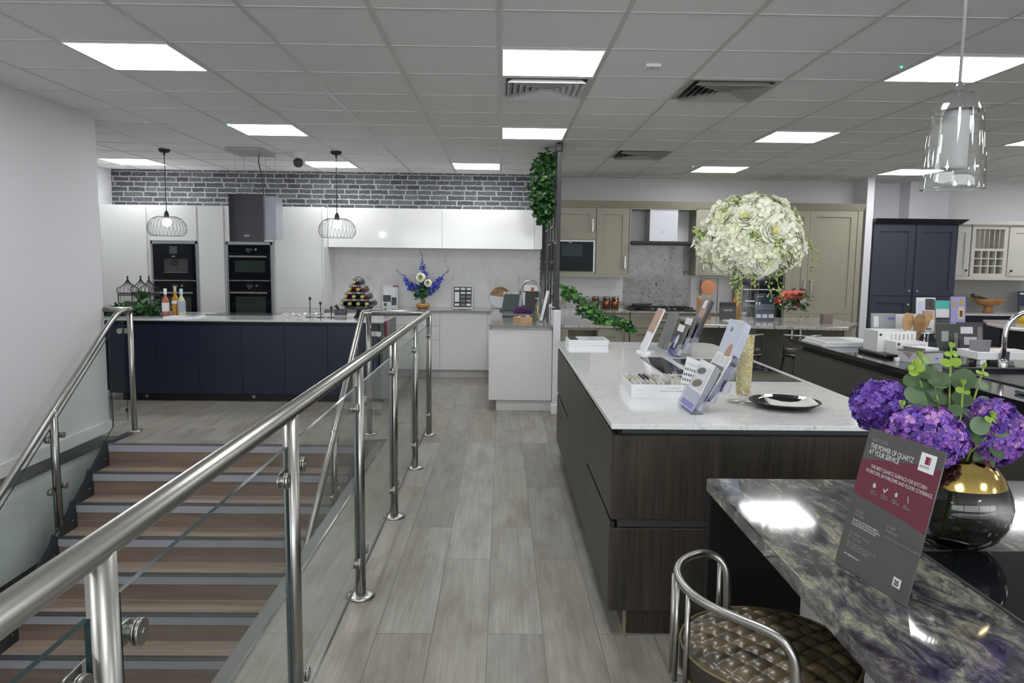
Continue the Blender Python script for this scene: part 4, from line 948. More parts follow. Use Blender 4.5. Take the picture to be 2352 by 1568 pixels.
o = obj('splashback', B(1.70, 10.385, WT, 2.64, 10.398, 1.80), M_splash); tag(o, 'dark speckled concrete look splashback behind the gas hob', 'splashback')
o = obj('backing_board', B(1.725, 10.385, 1.80, 2.60, 10.398, 2.245), M_white); tag(o, 'white panel behind the chimney of the cooker hood', 'panel')
SB = 'sage base cabinets'
base('base_cabinet', 'sage base cabinet with two narrow doors left of the gas hob', 1.25, 1.70, 9.77, 10.38, [('door', 1.25, 1.50, .11, gz), ('door', 1.50, 1.70, .11, gz, -1)], M_sage, carc=M_sage, style='shaker', handle='bar_v', hm=M_handle, group=SB)
base('drawer_cabinet', 'sage base cabinet with wide drawers under the gas hob', 1.71, 2.62, 9.77, 10.38, [('drawer', 1.71, 2.62, .66, gz+.03), ('drawer', 1.71, 2.62, .39, .655), ('drawer', 1.71, 2.62, .11, .385)], M_sage, carc=M_sage, style='shaker', handle='bar_h', hm=M_handle, group=SB)
base('base_cabinet', 'sage base cabinet behind the granite topped island', 2.63, 3.24, 9.77, 10.38, [('door', 2.63, 3.24, .11, gz+.03)], M_sage, carc=M_sage, style='shaker', handle='bar_v', hm=M_handle, group=SB)
w_ = MB(); w_.box(.60, 9.74, WT-.022, 3.245, 10.385, WT); w_.box(.60, 7.46, WT-.022, 1.26, 9.74, WT); 
o = obj('worktop', w_, M_speck); tag(o, 'pale speckled granite worktop of the sage kitchen carrying the gas hob', 'worktop')
for x0, x1, l in ((.60, 1.70, 'white wall panel painting under-cabinet light below the left sage wall cabinets'), (2.66, 3.25, 'white wall panel painting under-cabinet light below the right sage wall cabinets')):
    o = obj('backing_board', B(x0, 10.388, WT, x1, 10.399, 1.36), M_white); tag(o, l, 'panel')  # white sheets added to paint under-cabinet light on the grey wall
o = obj('upstand', B(.60, 10.37, WT+.001, 1.70, 10.39, WT+.10), M_speck); tag(o, 'low pale granite upstand behind the copper canisters', 'upstand')
t = thing('sage_peninsula_cabinet', 'sage peninsula cabinet with an open cubby, facing the near island', 'cabinet', (.93, 7.5, 0))
mb = MB(); mb.box(.60, 7.5, .1, .985, 9.75, .45); mb.box(.985, 7.521, .1, 1.24, 9.75, .45); mb.box(.60, 7.5, .45, .68, 9.75, .862); mb.box(.68, 7.85, .45, .98, 9.75, .862); mb.box(.98, 7.521, .45, 1.24, 9.75, .862); mb.box(.68, 7.5, .835, .98, 7.9, .862); obj('carcass', mb, M_sage, t)
front(t, 'panel', 'shaker', .99, 1.23, .12, .855, 7.5, M_sage); obj('plinth', B(.62, 7.55, 0, 1.2, 9.7, .1), M_sage, t)
# gas hob
t = thing('gas_hob', 'black gas hob with cast iron pan supports before the speckled splashback', 'gas hob', (2.15, 10.0, WT))
obj('plate', B(1.72, 9.83, WT, 2.60, 10.30, WT+.012), M_black, t, bevel=.003)
for k in range(3):
    x = 1.87+k*.29; gm = MB()
    for q in (-.11, 0, .11): gm.box(x+q-.006, 9.86, WT+.03, x+q+.006, 10.26, WT+.045); 
    for q in (9.88, 10.06, 10.24): gm.box(x-.12, q-.006, WT+.03, x+.12, q+.006, WT+.045)
    for q in (-.11, .11):
        for y in (9.88, 10.24): gm.box(x+q-.006, y-.006, WT+.01, x+q+.006, y+.006, WT+.05)
    obj('pan_support', gm, M_iron, t); obj('burner', MB().cyl((x, 10.06, WT+.012), (x, 10.06, WT+.032), .045, n=20), M_iron, t)
for k in range(5): obj('knob', MB().cyl((2.02+k*.075, 9.855, WT+.012), (2.02+k*.075, 9.855, WT+.035), .014, n=12), M_steel, t)
t = thing('griddle_pan', 'small black cast iron griddle standing on the left of the gas hob', 'pan', (1.88, 9.98, WT+.05)); obj('pan', B(1.78, 9.9, WT+.047, 1.98, 10.1, WT+.085), M_iron, t, bevel=.01); obj('handle', MB().tube([(1.98, 10, WT+.075), (2.04, 10, WT+.085)], .01, 8), M_iron, t)
for x, l in ((1.30, 'leftmost copper canister beside the hanging ivy'), (1.455, 'middle copper canister on the sage worktop'), (1.575, 'rightmost copper canister on the sage worktop')):
    t = thing('copper_canister', l, 'canister', (x, 10.25, WT), 'copper canisters'); obj('body', MB().lathe([(0, 0), (.05, 0), (.05, .145), (0, .145)], (x, 10.25, WT), 24), M_copper, t); obj('lid', MB().lathe([(.052, .142), (.052, .165), (0, .165)], (x, 10.25, WT), 24), M_steel, t)
# trailing ivy and perspex rack on the peninsula
ivy('leafy ivy trailing across the sage peninsula from the divider down to the worktop edge', [(.64, 7.85, 1.22), (.72, 7.82, 1.19), (.82, 7.8, 1.12), (.92, 7.75, 1.01), (1.0, 7.7, .95), (1.1, 7.62, .93), (1.2, 7.50, .91), (1.27, 7.42, .89), (1.32, 7.40, .85)], 430, [.075, .065, .08, .10, .09, .07, .06, .05, .03], .052, 21, (1, 1, 2, 0))
t = thing('acrylic_leaflet_rack', 'empty clear acrylic leaflet rack in front of the ivy on the sage peninsula', 'leaflet display', (.75, 7.65, WT))
for k in range(2):
    obj('sheet', MB().prism([(.635+k*.06, 7.50+k*.12, WT+.003), (.645+k*.06, 7.50+k*.12, WT+.003), (.66+k*.06, 7.62+k*.12, WT+.31-k*.04), (.65+k*.06, 7.62+k*.12, WT+.31-k*.04)], 0, off=(.17, 0, 0)), M_acrylic, t)
obj('frame_edge', MB().tube([(.635, 7.5, WT+.005), (.655, 7.62, WT+.31), (.82, 7.62, WT+.31), (.90, 7.5, WT+.005)], .004, 6), M_acrylic, t)

# ============================================================ GRANITE TOPPED ISLAND IN THE SAGE KITCHEN
t = thing('granite_island', 'taupe island with overhanging granite top, bar stools in front', 'island', (2.9, 8.1, 0))
body(t, 2.14, 3.74, 8.02, 8.80, .10, WT-.035, M_taupe); body(t, 2.2, 3.70, 8.06, 8.76, 0, .10, M_black, name='plinth')
for u0, u1 in ((2.14, 2.68), (2.68, 3.21), (3.21, 3.74)): front(t, 'door', 'flat', u0, u1, .11, WT-.035, 8.0, M_taupe, handle='bar_v', hm=M_steel, hside=1 if u0 < 3.2 else -1, hz=.70)
obj('end_panel', B(3.745, 7.99, 0, 3.84, 8.82, WT-.035), M_sage, t, bevel=.002)
pts = [(2.10, 7.75), (3.42, 7.55), (3.60, 7.58), (3.95, 8.10), (3.97, 8.3), (3.95, 8.87), (2.10, 8.87)]
o = obj('worktop', MB().prism([(x, y, WT-.035) for x, y in pts], .035), M_speck, bevel=.006); tag(o, 'pale speckled granite top of the taupe island with the coral flowers', 'worktop')
def stool(x, y, label):
    t = thing('bar_stool', label, 'bar stool', (0, 0, 0), 'bar stools at the granite island')
    obj('seat', MB().lathe([(0, .60), (.17, .60), (.18, .62), (.18, .665), (.165, .685), (0, .69)], n=28), mat('brown_quilt', (.035, .028, .018), .35), t)
    b_ = MB(); b_.tube([(-.19, .0, .62), (-.19, 0, .80), (-.185, -.02, .815), (-.15, -.10, .82), (0, -.17, .82), (.15, -.10, .82), (.185, -.02, .815), (.19, 0, .80), (.19, 0, .62)], .011, 8)
    b_.tube([(-.19, 0, .625), (-.13, -.13, .625), (0, -.19, .625), (.13, -.13, .625), (.19, 0, .625)], .009, 8)
    obj('back_rail', b_, M_steel, t)
    for sx in (-1, 1):
        for sy in (-1, 1): obj('leg', MB().tube([(sx*.12, sy*.12, .60), (sx*.2, sy*.2, 0)], .012, 8), M_iron, t)
    obj('foot_ring', MB().tube([(.19*math.cos(k*PI/12), .19*math.sin(k*PI/12), .24) for k in range(24)], .008, 6, closed=True), M_iron, t)
    t.location = (x, y, 0); return t
s0 = stool(2.46, 7.42, 'left bar stool at the granite island, half hidden by the tall vase')
copy_tree(s0, loc=(3.03, 7.38, 0), label='right bar stool at the granite island, behind the dark run of cabinets')
t = thing('copper_board', 'round copper lidded copper frame stand on the sage worktop', 'ornament', (2.87, 10.2, WT))
obj('disc', MB().cyl((2.85, 10.2, 1.20), (2.85, 10.215, 1.20), .10, n=32), M_copper, t); fr_ = MB(); fr_.tube([(2.75, 10.22, WT), (2.75, 10.22, 1.32), (2.99, 10.22, 1.32), (2.99, 10.22, WT)], .006, 6); obj('frame', fr_, M_copper, t)
t['label'] = 'round copper disc hanging in a copper frame behind the pepper mills'
for x, y, h, l in ((2.40, 8.55, .27, 'taller wooden pepper mill beside the black brochure'), (2.335, 8.7, .26, 'wooden pepper mill partly hidden behind the dark leaflets')):
    t = thing('pepper_mill', l, 'pepper mill', (x, y, WT), 'pepper mills'); obj('body', MB().lathe([(0, 0), (.034, 0), (.036, .02), (.028, h*.4), (.026, h*.7), (.034, h*.76), (0, h*.77)], (x, y, WT), 18), M_woodo, t); obj('head', MB().lathe([(.02, h*.77), (.033, h*.84), (.034, h*.9), (.024, h*.96), (.008, h), (0, h)], (x, y, WT), 18), M_wood, t)
t, on = lean_board('menu_card', 'black card reading AUSTIN standing behind the tall vase on the granite island', 'card', 2.50, 2.69, 8.42, WT, .20, M_dprint, .02)
on(t, 0, 1, .75, .98, M_iron, 'top_flap'); text('AUSTIN', .03, M_paper, t, (2.545, 8.4275, WT+.10), (1, 0, 0), (0, .1, 1), depth=.0002)
bottle('champagne bottle with gold neck and amber glass behind the vase', 2.73, 8.55, WT, .045, .34, M_amber, M_foil, None, 'wine')
o = obj('open_book', MB().prism([(2.50, 8.12, WT), (2.69, 8.12, WT), (2.69, 8.30, WT), (2.50, 8.30, WT)], .012), mat('cream_page', (.66, .6, .48), .6), bevel=.003); tag(o, 'cream open booklet lying before the black card', 'book')
t, on = lean_board('poster_stand', 'dark blue A4 poster stand on the granite island right of the tall vase', 'poster', 2.885, 3.11, 8.36, WT, .30, mat('night_blue_print', (.035, .05, .075), .3), .03)
on(t, 0, 1, .42, .62, mat('grey_blue_print', (.12, .14, .17), .3)); 
for a0 in (.06, .38, .70): on(t, a0, a0+.26, .10, .24, M_lgrey, 'picture_thumbnail')
on(t, .06, .14, .60, .70, M_paper, 'icon'); on(t, .2, .28, .60, .70, M_paper, 'icon'); text('DEKTON', .018, M_paper, t, (2.905, 8.384, WT+.265), (1, 0, 0), (0, .1, 1), depth=.0002)
# coral flowers in a footed glass
FX, FY = 3.20, 8.12
t = thing('footed_vase', 'small footed glass bowl holding the coral flowers', 'vase', (FX, FY, WT))
obj('bowl', MB().lathe([(.004, .10), (.04, .12), (.08, .17), (.095, .23)], (FX, FY, WT), 20), M_cglass, t); obj('stem', MB().lathe([(0, 0), (.05, 0), (.05, .004), (.008, .012), (.006, .1)], (FX, FY, WT), 16), M_cglass, t)
t = thing('coral_bouquet', 'low bouquet of coral, red and white flowers on the granite island', 'flowers', (FX, FY, WT+.2))
M_coral = mat('coral_petal', (.75, .20, .15), .5); M_redp = mat('red_petal', (.38, .02, .03), .5); M_whp = mat('white_petal', (.75, .75, .70), .5)
for q, (dx, dz, r, mm, nm) in enumerate(((-.10, .34, .05, M_coral, 'coral_flower'), (-.03, .35, .045, M_coral, 'coral_flower'), (.04, .345, .055, M_coral, 'coral_flower'), (.08, .35, .04, M_coral, 'coral_flower'), (-.14, .29, .045, M_redp, 'red_flower'), (-.05, .265, .042, M_whp, 'white_flower'), (.11, .305, .045, M_whp, 'white_flower'), (.06, .26, .04, M_redp, 'red_flower'), (.0, .30, .04, M_coral, 'coral_flower'))):
    peony((FX+dx*1.05, FY-.06+.01*q, WT+dz-.04), r, q, nm, mm, 40)
m = MB(); rnd = random.Random(8)
for i in range(170): m.leaf((FX+rnd.uniform(-.16, .17), FY+rnd.uniform(-.10, .08), WT+rnd.uniform(.13, .31)), (rnd.uniform(-1, 1), rnd.uniform(-1, .5), rnd.uniform(-.2, .8)), (0, 0, 1), .07, .035, rnd.choice((0, 1)))
obj('foliage', m, [M_leafd, M_leafm], t, fix=False)
m = MB()
for i in range(8): p = Vector((FX+rnd.uniform(-.05, .17), FY, WT+rnd.uniform(.31, .38))); m.ball(p, .012, 6, 5)
obj('dark_buds', m, mat('burgundy_bud', (.08, .01, .02), .5), t)
o = obj('stone_cube', B(3.535, 8.05, WT, 3.645, 8.14, WT+.10), mat('mauve_stone', (.2, .155, .15), .6), bevel=.004); tag(o, 'small brown square block near the right end of the granite island', 'block')

# ============================================================ SLATE BLUE AND CREAM KITCHEN (far right)
t = thing('slate_blue_cupboard', 'large slate blue shaker larder cupboard right of the white wing wall', 'cupboard', (5.58, 9.98, 0))
body(t, 4.995, 6.16, 10.001, 10.325, .1, 2.10, M_navy); body(t, 5.01, 6.14, 10.04, 10.32, 0, .1, M_navy, name='plinth')
for k, (u0, u1) in enumerate(((5.0, 5.565), (5.585, 6.15))):
    front(t, 'door', 'shaker', u0, u1, 1.12, 2.07, 9.98, M_navy, handle='knob', hm=M_chrome, hside=1 if k == 0 else -1, hz=1.185); front(t, 'door', 'shaker', u0, u1, .12, 1.11, 9.98, M_navy, handle='knob' if k == 0 else None, hm=M_chrome, hside=1, hz=1.0)
c_ = MB(); c_.add([(4.992, 9.98, 2.08), (6.17, 9.98, 2.08), (6.25, 9.90, 2.15), (4.992, 9.90, 2.15), (4.992, 10.325, 2.08), (6.17, 10.325, 2.08), (6.25, 10.325, 2.15), (4.992, 10.325, 2.15)], [(0, 1, 2, 3), (3, 2, 6, 7), (0, 4, 5, 1), (1, 5, 6, 2), (0, 3, 7, 4), (4, 7, 6, 5)])
obj('cornice', c_, mat('dark_slate_cornice', (.02, .022, .03), .4), t)
CY = 10.24
def cream_wall(u0, u1, label, knob=1):
    t = thing('wall_cabinet', label, 'cabinet', ((u0+u1)/2, CY, 1.40), 'cream shaker wall cabinets'); body(t, u0, u1, CY+.021, 10.59, 1.38, 2.10, M_cream); front(t, 'door', 'shaker', u0+.01, u1-.01, 1.40, 2.08, CY, M_cream, handle='knob', hm=M_iron, hside=knob, hz=1.47)
cream_wall(6.21, 6.50, 'cream shaker wall cabinet between the slate blue cupboard and the plate rack'); cream_wall(7.02, 7.5, 'cream shaker wall cabinet cut by the right picture edge', -1)
t = thing('plate_rack', 'cream wall unit with plate rack slots over a wine cubby grid', 'shelf unit', (6.76, CY, 1.4))
f = MB(); f.box(6.51, CY, 1.38, 6.56, 10.59, 2.10); f.box(6.96, CY, 1.38, 7.01, 10.59, 2.10); f.box(6.56, CY, 2.04, 6.96, 10.59, 2.10); f.box(6.56, CY, 1.38, 6.96, 10.59, 1.43); f.box(6.56, CY, 1.74, 6.96, 10.59, 1.775); f.box(6.56, 10.57, 1.38, 6.96, 10.59, 2.1)
obj('carcass', f, M_cream, t)
for k in range(5): obj('plate_bar', MB().cyl((6.62+k*.07, CY+.02, 1.775), (6.62+k*.07, CY+.02, 2.04), .007, n=8), M_cream, t)
g_ = MB()
for k in range(1, 4): g_.box(6.56+k*.1-.008, CY, 1.43, 6.56+k*.1+.008, CY+.3, 1.74); 
for k in range(1, 3): g_.box(6.56, CY+.002, 1.43+k*.103-.008, 6.96, CY+.3, 1.43+k*.103+.008)
obj('cubby_grid', g_, M_cream, t)
o = obj('cornice', B(6.26, CY-.05, 2.10, 7.9, 10.59, 2.15), M_cream); tag(o, 'cream cornice over the cream wall cabinets', 'cornice')
o = obj('pelmet', B(6.21, CY-.01, 1.34, 7.9, CY+.03, 1.38), M_cream); tag(o, 'cream pelmet strip under the plate rack', 'trim strip')
o = obj('splashback', B(6.21, 10.585, WT, 7.9, 10.598, 1.38), mat('warm_grey_splash', (.42, .41, .39), .5)); tag(o, 'warm grey splashback behind the wooden fruit bowl', 'splashback')
t = base('base_cabinet', 'dark blue base cabinets under the far white worktop', 6.22, 7.9, 9.98, 10.58, [('door', 6.22, 6.6, .11, gz), ('door', 6.6, 7.2, .11, gz), ('door', 7.2, 7.9, .11, gz)], M_navy, carc=M_navy, style='shaker')
o = obj('worktop', B(6.22, 9.94, WT-.025, 7.9, 10.59, WT), M_quartz); tag(o, 'far white worktop carrying the wooden fruit bowl', 'worktop')
for x0, z0, x1, z1, l in ((6.22, 1.17, 6.42, 1.30, 'black double socket on the splashback beside the slate blue cupboard'), (6.43, .92, 6.66, 1.03, 'low black panel on the splashback behind the posters')):
    o = obj('wall_socket', B(x0, 10.57, z0, x1, 10.586, z1), M_black); tag(o, l, 'socket')
t = thing('fruit_bowl', 'footed wooden fruit bowl on the far white worktop', 'bowl', (6.78, 10.2, WT))
obj('bowl', MB().lathe([(0, .09), (.06, .09), (.15, .13), (.20, .19), (.19, .195), (.14, .145), (0, .11)], (6.78, 10.2, WT), 30), M_woodo, t); obj('foot', MB().lathe([(0, 0), (.07, 0), (.05, .04), (.05, .09)], (6.78, 10.2, WT), 20), M_woodo, t)
o = obj('banana_hook', MB().tube([(6.74, 10.2, WT+.19), (6.62, 10.18, WT+.22), (6.52, 10.16, WT+.24)], [.02, .022, .03], 10), M_dark); tag(o, 'dark handle lying across the wooden fruit bowl', 'utensil')
t, on = lean_board('poster_stand', 'dark blue poster stand cut by the right edge on the far white worktop', 'poster', 7.28, 7.5, 10.3, WT, .30, bpy.data.materials['night_blue_print'], .03); on(t, .1, .9, .1, .3, M_mprint); on(t, .1, .5, .85, .93, M_paper, 'icon')
# white island with rounded edge in the cream kitchen
t = thing('cream_kitchen_island', 'dark island with thick white top in front of the cream kitchen', 'island', (6, 8, 0))
pts = [(5.80, 8.80), (5.55, 8.35), (5.40, 7.75), (5.55, 7.2), (6.2, 6.9), (8.3, 6.9), (8.3, 8.80)]
obj('top', MB().prism([(x, y, WT-.03) for x, y in pts], .035), M_quartz, t, bevel=.008)
pt2 = [(5.95, 8.7), (5.75, 8.3), (5.65, 7.75), (5.8, 7.4), (6.3, 7.1), (8.2, 7.1), (8.2, 8.7)]
obj('cabinet_body', MB().prism([(x, y, 0) for x, y in pt2], WT-.03), mat('near_black_cabinet', (.012, .013, .018), .4), t)
t = thing('glass_teapot', 'yellow glass jar with white lid on the white topped island', 'jar', (5.93, 8.3, WT)); obj('jar_body', MB().lathe([(0, .0), (.06, .0), (.075, .06), (.07, .095), (0, .095)], (5.93, 8.3, WT+.005), 20), mat('yellow_glass', (.55, .35, .02), .15), t); obj('lid', MB().lathe([(.05, .095), (.03, .11), (.02, .15), (0, .15)], (5.93, 8.3, WT+.005), 16), M_paper, t)
o = obj('pepper_grinder', MB().lathe([(0, 0), (.03, 0), (.03, .11), (.02, .13), (.03, .14), (0, .15)], (6.3, 8.25, WT+.005), 16), M_steel); tag(o, 'steel grinder standing right of the yellow jar', 'grinder')
# ============================================================ NEAR ISLAND (dark oak drawers, white quartz top)
M_seam = mat('worktop_underside', (.04, .04, .04), .5)
t = thing('oak_island', 'dark oak island with handleless drawers and white quartz top beside the walkway', 'island', (1.04, 2.86, 0))
body(t, .475, 1.60, 2.885, 5.78, .115, .845, M_dkcarc)
obj('handle_rail', B(.49, 2.90, .845, 1.59, 5.76, .879), M_dkcarc, t)
for k, (z0, z1) in enumerate(((.50, .847), (.118, .464))):
    front(t, 'drawer', 'flat', .446, 1.63, z0, z1, 2.86, M_dkwood, 'S')
obj('groove_profile', B(.475, 2.875, .466, 1.60, 2.886, .498), M_dkcarc, t)
for u0, u1, parts_ in ((2.883, 3.70, ((.50, .847), (.118, .482))), (3.70, 4.83, ((.118, .847),)), (4.83, 5.78, ((.505, .847), (.118, .485)))):
    for z0, z1 in parts_: front(t, 'drawer' if len(parts_) > 1 else 'door', 'flat', u0, u1, z0, z1, .446, M_dkwood, 'W', gap=.002)
body(t, .52, 1.56, 2.905, 5.72, 0, .115, M_dkwood, name='plinth')
obj('plinth_edge', B(.512, 2.90, 0, .525, 2.912, .115), mat('beige_edging', (.25, .21, .15), .5), t)
front(t, 'side_panel', 'flat', 2.88, 5.78, .118, .847, -1.63, M_dkwood, 'E')
pts = [(.432, 2.815), (1.655, 2.815), (1.655, 5.72), (1.60, 5.80), (.432, 5.80)]
o = obj('worktop', MB().prism([(x, y, .88) for x, y in pts], .02), M_quartz, bevel=.0015); tag(o, 'white flecked quartz worktop of the near dark oak island', 'worktop')
for x0, x1, y0, y1, l in ((.92, 1.065, 3.75, 4.845, 'narrow strip of black glass hob left of the leaflet racks'), (1.12, 1.61, 3.89, 4.775, 'wide black glass hob at the right edge of the white island top')):
    t = thing('glass_hob', l, 'hob', (x0, y0, .9), 'black glass hobs on the near island'); obj('glass_top', B(x0, y0, .9, x1, y1, .9035), M_blackg, t)
    rg = MB()
    if x1-x0 > .3:
        for x, y, r in ((1.26, 4.12, .09), (1.26, 4.54, .09), (1.48, 4.33, .10)): rg.tube([(x+r*math.cos(a*PI/16), y+r*math.sin(a*PI/16), .9037) for a in range(32)], .0008, 4, closed=True)
    else: rg.box(.98, 4.1, .9035, 1.0, 4.2, .9038)
    obj('zone_marking', rg, M_mprint, t)
# brochure stack
t = thing('brochure_stack', 'stack of thick brochures at the far left corner of the white island', 'brochures', (.64, 5.6, .9))
for k in range(4): obj('brochure', B(.497+.002*k, 5.45+.004*k, .9+k*.0115, .795+.003*k, 5.74, .9+k*.0115+.0105), M_paper, t, bevel=.001)
obj('cover_picture', B(.51, 5.47, .9465, .79, 5.735, .9475), M_lgrey, t); obj('cover_title', B(.512, 5.475, .9475, .575, 5.73, .948), M_dprint, t)
obj('cover_photo', B(.66, 5.49, .9475, .72, 5.70, .948), mat('pale_print', (.45, .45, .47), .4), t); obj('cover_photo', B(.73, 5.49, .9475, .78, 5.70, .948), bpy.data.materials['pale_print'], t)
# leaning brochure on white cross base
t = thing('brochure_holder', 'slim leaning brochure on a small white cross shaped base', 'brochure', (1.02, 5.2, .9))
obj('base', B(.955, 5.15, .9, 1.08, 5.18, .912).box(1.0, 5.05, .9, 1.03, 5.25, .912), M_white, t)
def slab(a, b, w, th): # leaning slab: bottom front point a, top front point b (x,z at y), width vector w, thickness th along +x
    a, b, w = Vector(a), Vector(b), Vector(w); m = MB(); return m.prism([a, a+w, b+w, b], 0, off=(th, 0, 0))
obj('brochure', slab((1.0, 5.10, .912), (1.13, 5.12, 1.20), (0, .20, 0), .012), M_paper, t)
obj('cover_print', slab((1.055, 5.112, 1.04), (1.129, 5.122, 1.198), (0, .195, 0), -.001), mat('skin_tone_print', (.45, .28, .2), .4), t)
t['label'] = 'slim leaning brochure on a small white cross shaped base, back of the white island'
t = thing('grey_box_file', 'grey box file leaning behind the far leaflet rack', 'box', (1.22, 5.4, .9))
obj('box_body', slab((1.18, 5.33, .9), (1.27, 5.36, 1.155), (0, .22, 0), .03), mat('grey_card', (.17, .18, .17), .5), t, bevel=.003)

M_teal = mat('teal_print', (.02, .20, .24), .4); M_skin = mat('tan_print', (.42, .24, .14), .4); M_sil = mat('silver_page_edges', (.34, .35, .36), .5); M_lilac = mat('pale_blue_cover', (.52, .55, .66), .4); M_brand = mat('blue_logo_plate', (.12, .12, .5), .4)
def leaf_tower(name, label, X, Y, W, tiers, swatch=False):
    t = thing(name, label, 'leaflet display', (X, Y, .9))
    P = lambda x, y, z: (X+x, Y+y, .9+z)
    for k, tr in enumerate(tiers):
        bx, bz = .055*k, .012+.042*k; tx, tz, cov, th = tr[:4]
        # acrylic pocket: front lip, base, side walls
        m = MB(); lipx, lipz = bx+(tx-bx)*.38, bz+(tz-bz)*.38
        m.prism([P(bx-.004, 0, bz), P(bx-.004, W, bz), P(lipx-.004, W, lipz), P(lipx-.004, 0, lipz)], 0, off=(.003, 0, 0))
        m.prism([P(bx-.004, 0, bz-.004), P(bx+.04, 0, bz-.004), P(lipx+.035, 0, lipz), P(lipx-.004, 0, lipz)], 0, off=(0, -.003, 0))
        pk = obj('pocket', m, M_acrylic, t)
        obj('pocket_edge', MB().tube([P(lipx-.005, -.003, lipz), P(bx-.005, -.003, bz-.004), P(bx+.032, -.003, bz-.006), P(bx+.04, -.003, bz), P(bx+.05, -.003, bz+.035)], .0013, 6).tube([P(bx-.005, 0, bz-.004), P(bx-.005, W, bz-.004), P(lipx-.005, W, lipz)], .0011, 6), M_acredge, pk)
        # fanned leaflets, slightly curved
        n_ = th
        for q in range(n_):
            ox = .0036*q; m = MB(); rows_ = []
            for j in range(7):
                f = j/6; bow = .009*math.sin(f*PI)*(q/n_)*1.2
                rows_.append(((bx+(tx-bx)*f + ox*(.6+.4*f)+bow), bz+(tz-bz)*f-.003*q*f))
            vs = []; 
            for x, z in rows_: vs += [P(x, .004, z), P(x, W-.006, z), P(x+.004, W-.006, z), P(x+.004, .004, z)]
            fs = []
            for j in range(6):
                for c in range(4): fs.append((4*j+c, 4*j+(c+1) % 4, 4*j+4+(c+1) % 4, 4*j+4+c))
            fs += [(0, 1, 2, 3), (24, 25, 26, 27)]
            m.add(vs, fs, 0); obj('leaflet', m, cov if q == 0 else (tr[4] if len(tr) > 4 else M_sil), t)
        for pr_ in tr[5] if len(tr) > 5 else ():
            a0, a1, h0, h1, mm = pr_[:5]
            g = lambda u, h: P(bx+(tx-bx)*h-.0012, .004+(W-.01)*(1-u), bz+(tz-bz)*h)
            if len(pr_) > 5:
                q_ = [g((a0+a1)/2+(a1-a0)/2*math.cos(k*PI/8), (h0+h1)/2+(h1-h0)/2*math.sin(k*PI/8)+pr_[5]*math.cos(k*PI/8)) for k in range(16)]
                obj('printed_area', MB().add(q_, [tuple(range(16))]), mm, t, fix=False)
            else: obj('printed_area', MB().add([g(a0, h0), g(a1, h0), g(a1, h1), g(a0, h1)], [(0, 1, 2, 3)]), mm, t, fix=False)
    obj('base_plate', MB().box(X-.004, Y-.002, .9, X+.05, Y+W, .903), M_acrylic, t)
    return t
t = leaf_tower('leaflet_rack', 'three tier leaflet rack of white and pale blue leaflets, left of the tall vase', .795, 3.01, .225,
    [(.088, .205, M_paper, 7, M_sil, ((.05, .95, .02, .14, M_brand), (.05, .95, .42, .66, M_lgrey), (.2, .8, .45, .62, bpy.data.materials['beige_edging'], .04), (.05, .95, .69, .90, M_lgrey), (.15, .7, .72, .87, M_mprint, .03), (.1, .8, .20, .38, M_lilac))),
     (.165, .250, M_paper, 8, M_sil, ((.08, .92, .64, .72, M_mprint), (.08, .3, .76, .92, M_lgrey), (.4, .6, .76, .92, M_lgrey), (.7, .9, .76, .92, M_lgrey), (.1, .9, .5, .62, bpy.data.materials['beige_edging']))),
     (.21, .385, M_lilac, 6, M_lilac, ((.1, .9, .05, .2, M_dprint), (.25, .9, .2, .34, M_teal), (.45, .80, .30, .66, M_skin, .07), (.30, .42, .83, .90, M_teal, 0)))])
m = MB(); m.prism([(.80, 3.24, .995), (.878, 3.20, .985), (.905, 3.205, 1.085), (.826, 3.245, 1.115)], 0, off=(0, .002, 0)); cd = obj('colour_card', m, M_paper, t)
for r_ in range(4):
    for c_ in range(8):
        u, v_ = (c_+.6)/9, .16+r_*.2
        b0 = Vector((.80, 3.24, .995)).lerp(Vector((.878, 3.20, .985)), u); b1 = Vector((.826, 3.245, 1.115)).lerp(Vector((.905, 3.205, 1.085)), u)
        p = b0.lerp(b1, v_); obj('colour_swatch', MB().cbox((p.x, p.y-.002, p.z), (.0052, .001, .011)), [M_mprint, M_dprint, M_mprint, M_lgrey][r_], cd)
t = leaf_tower('leaflet_rack', 'far three tier clear leaflet rack of dark kitchen leaflets on the white island', 1.15, 4.86, .20,
    [(.075, .215, M_dprint, 5, M_mprint, ((.1, .9, .03, .16, M_brand), (.35, .75, .2, .66, M_lgrey, .03), (.05, .35, .34, .6, M_brand, .02), (.05, .95, .76, .98, M_paper))),
     (.125, .262, M_dprint, 5, M_mprint, ((.05, .95, .76, .98, M_paper), (.1, .9, .6, .72, M_lgrey))),
     (.235, .385, M_mprint, 6, M_dprint, ((.3, .95, .58, .80, bpy.data.materials['skin_tone_print']), (.3, .75, .80, .98, M_paper), (.8, .98, .88, .96, M_red)))])
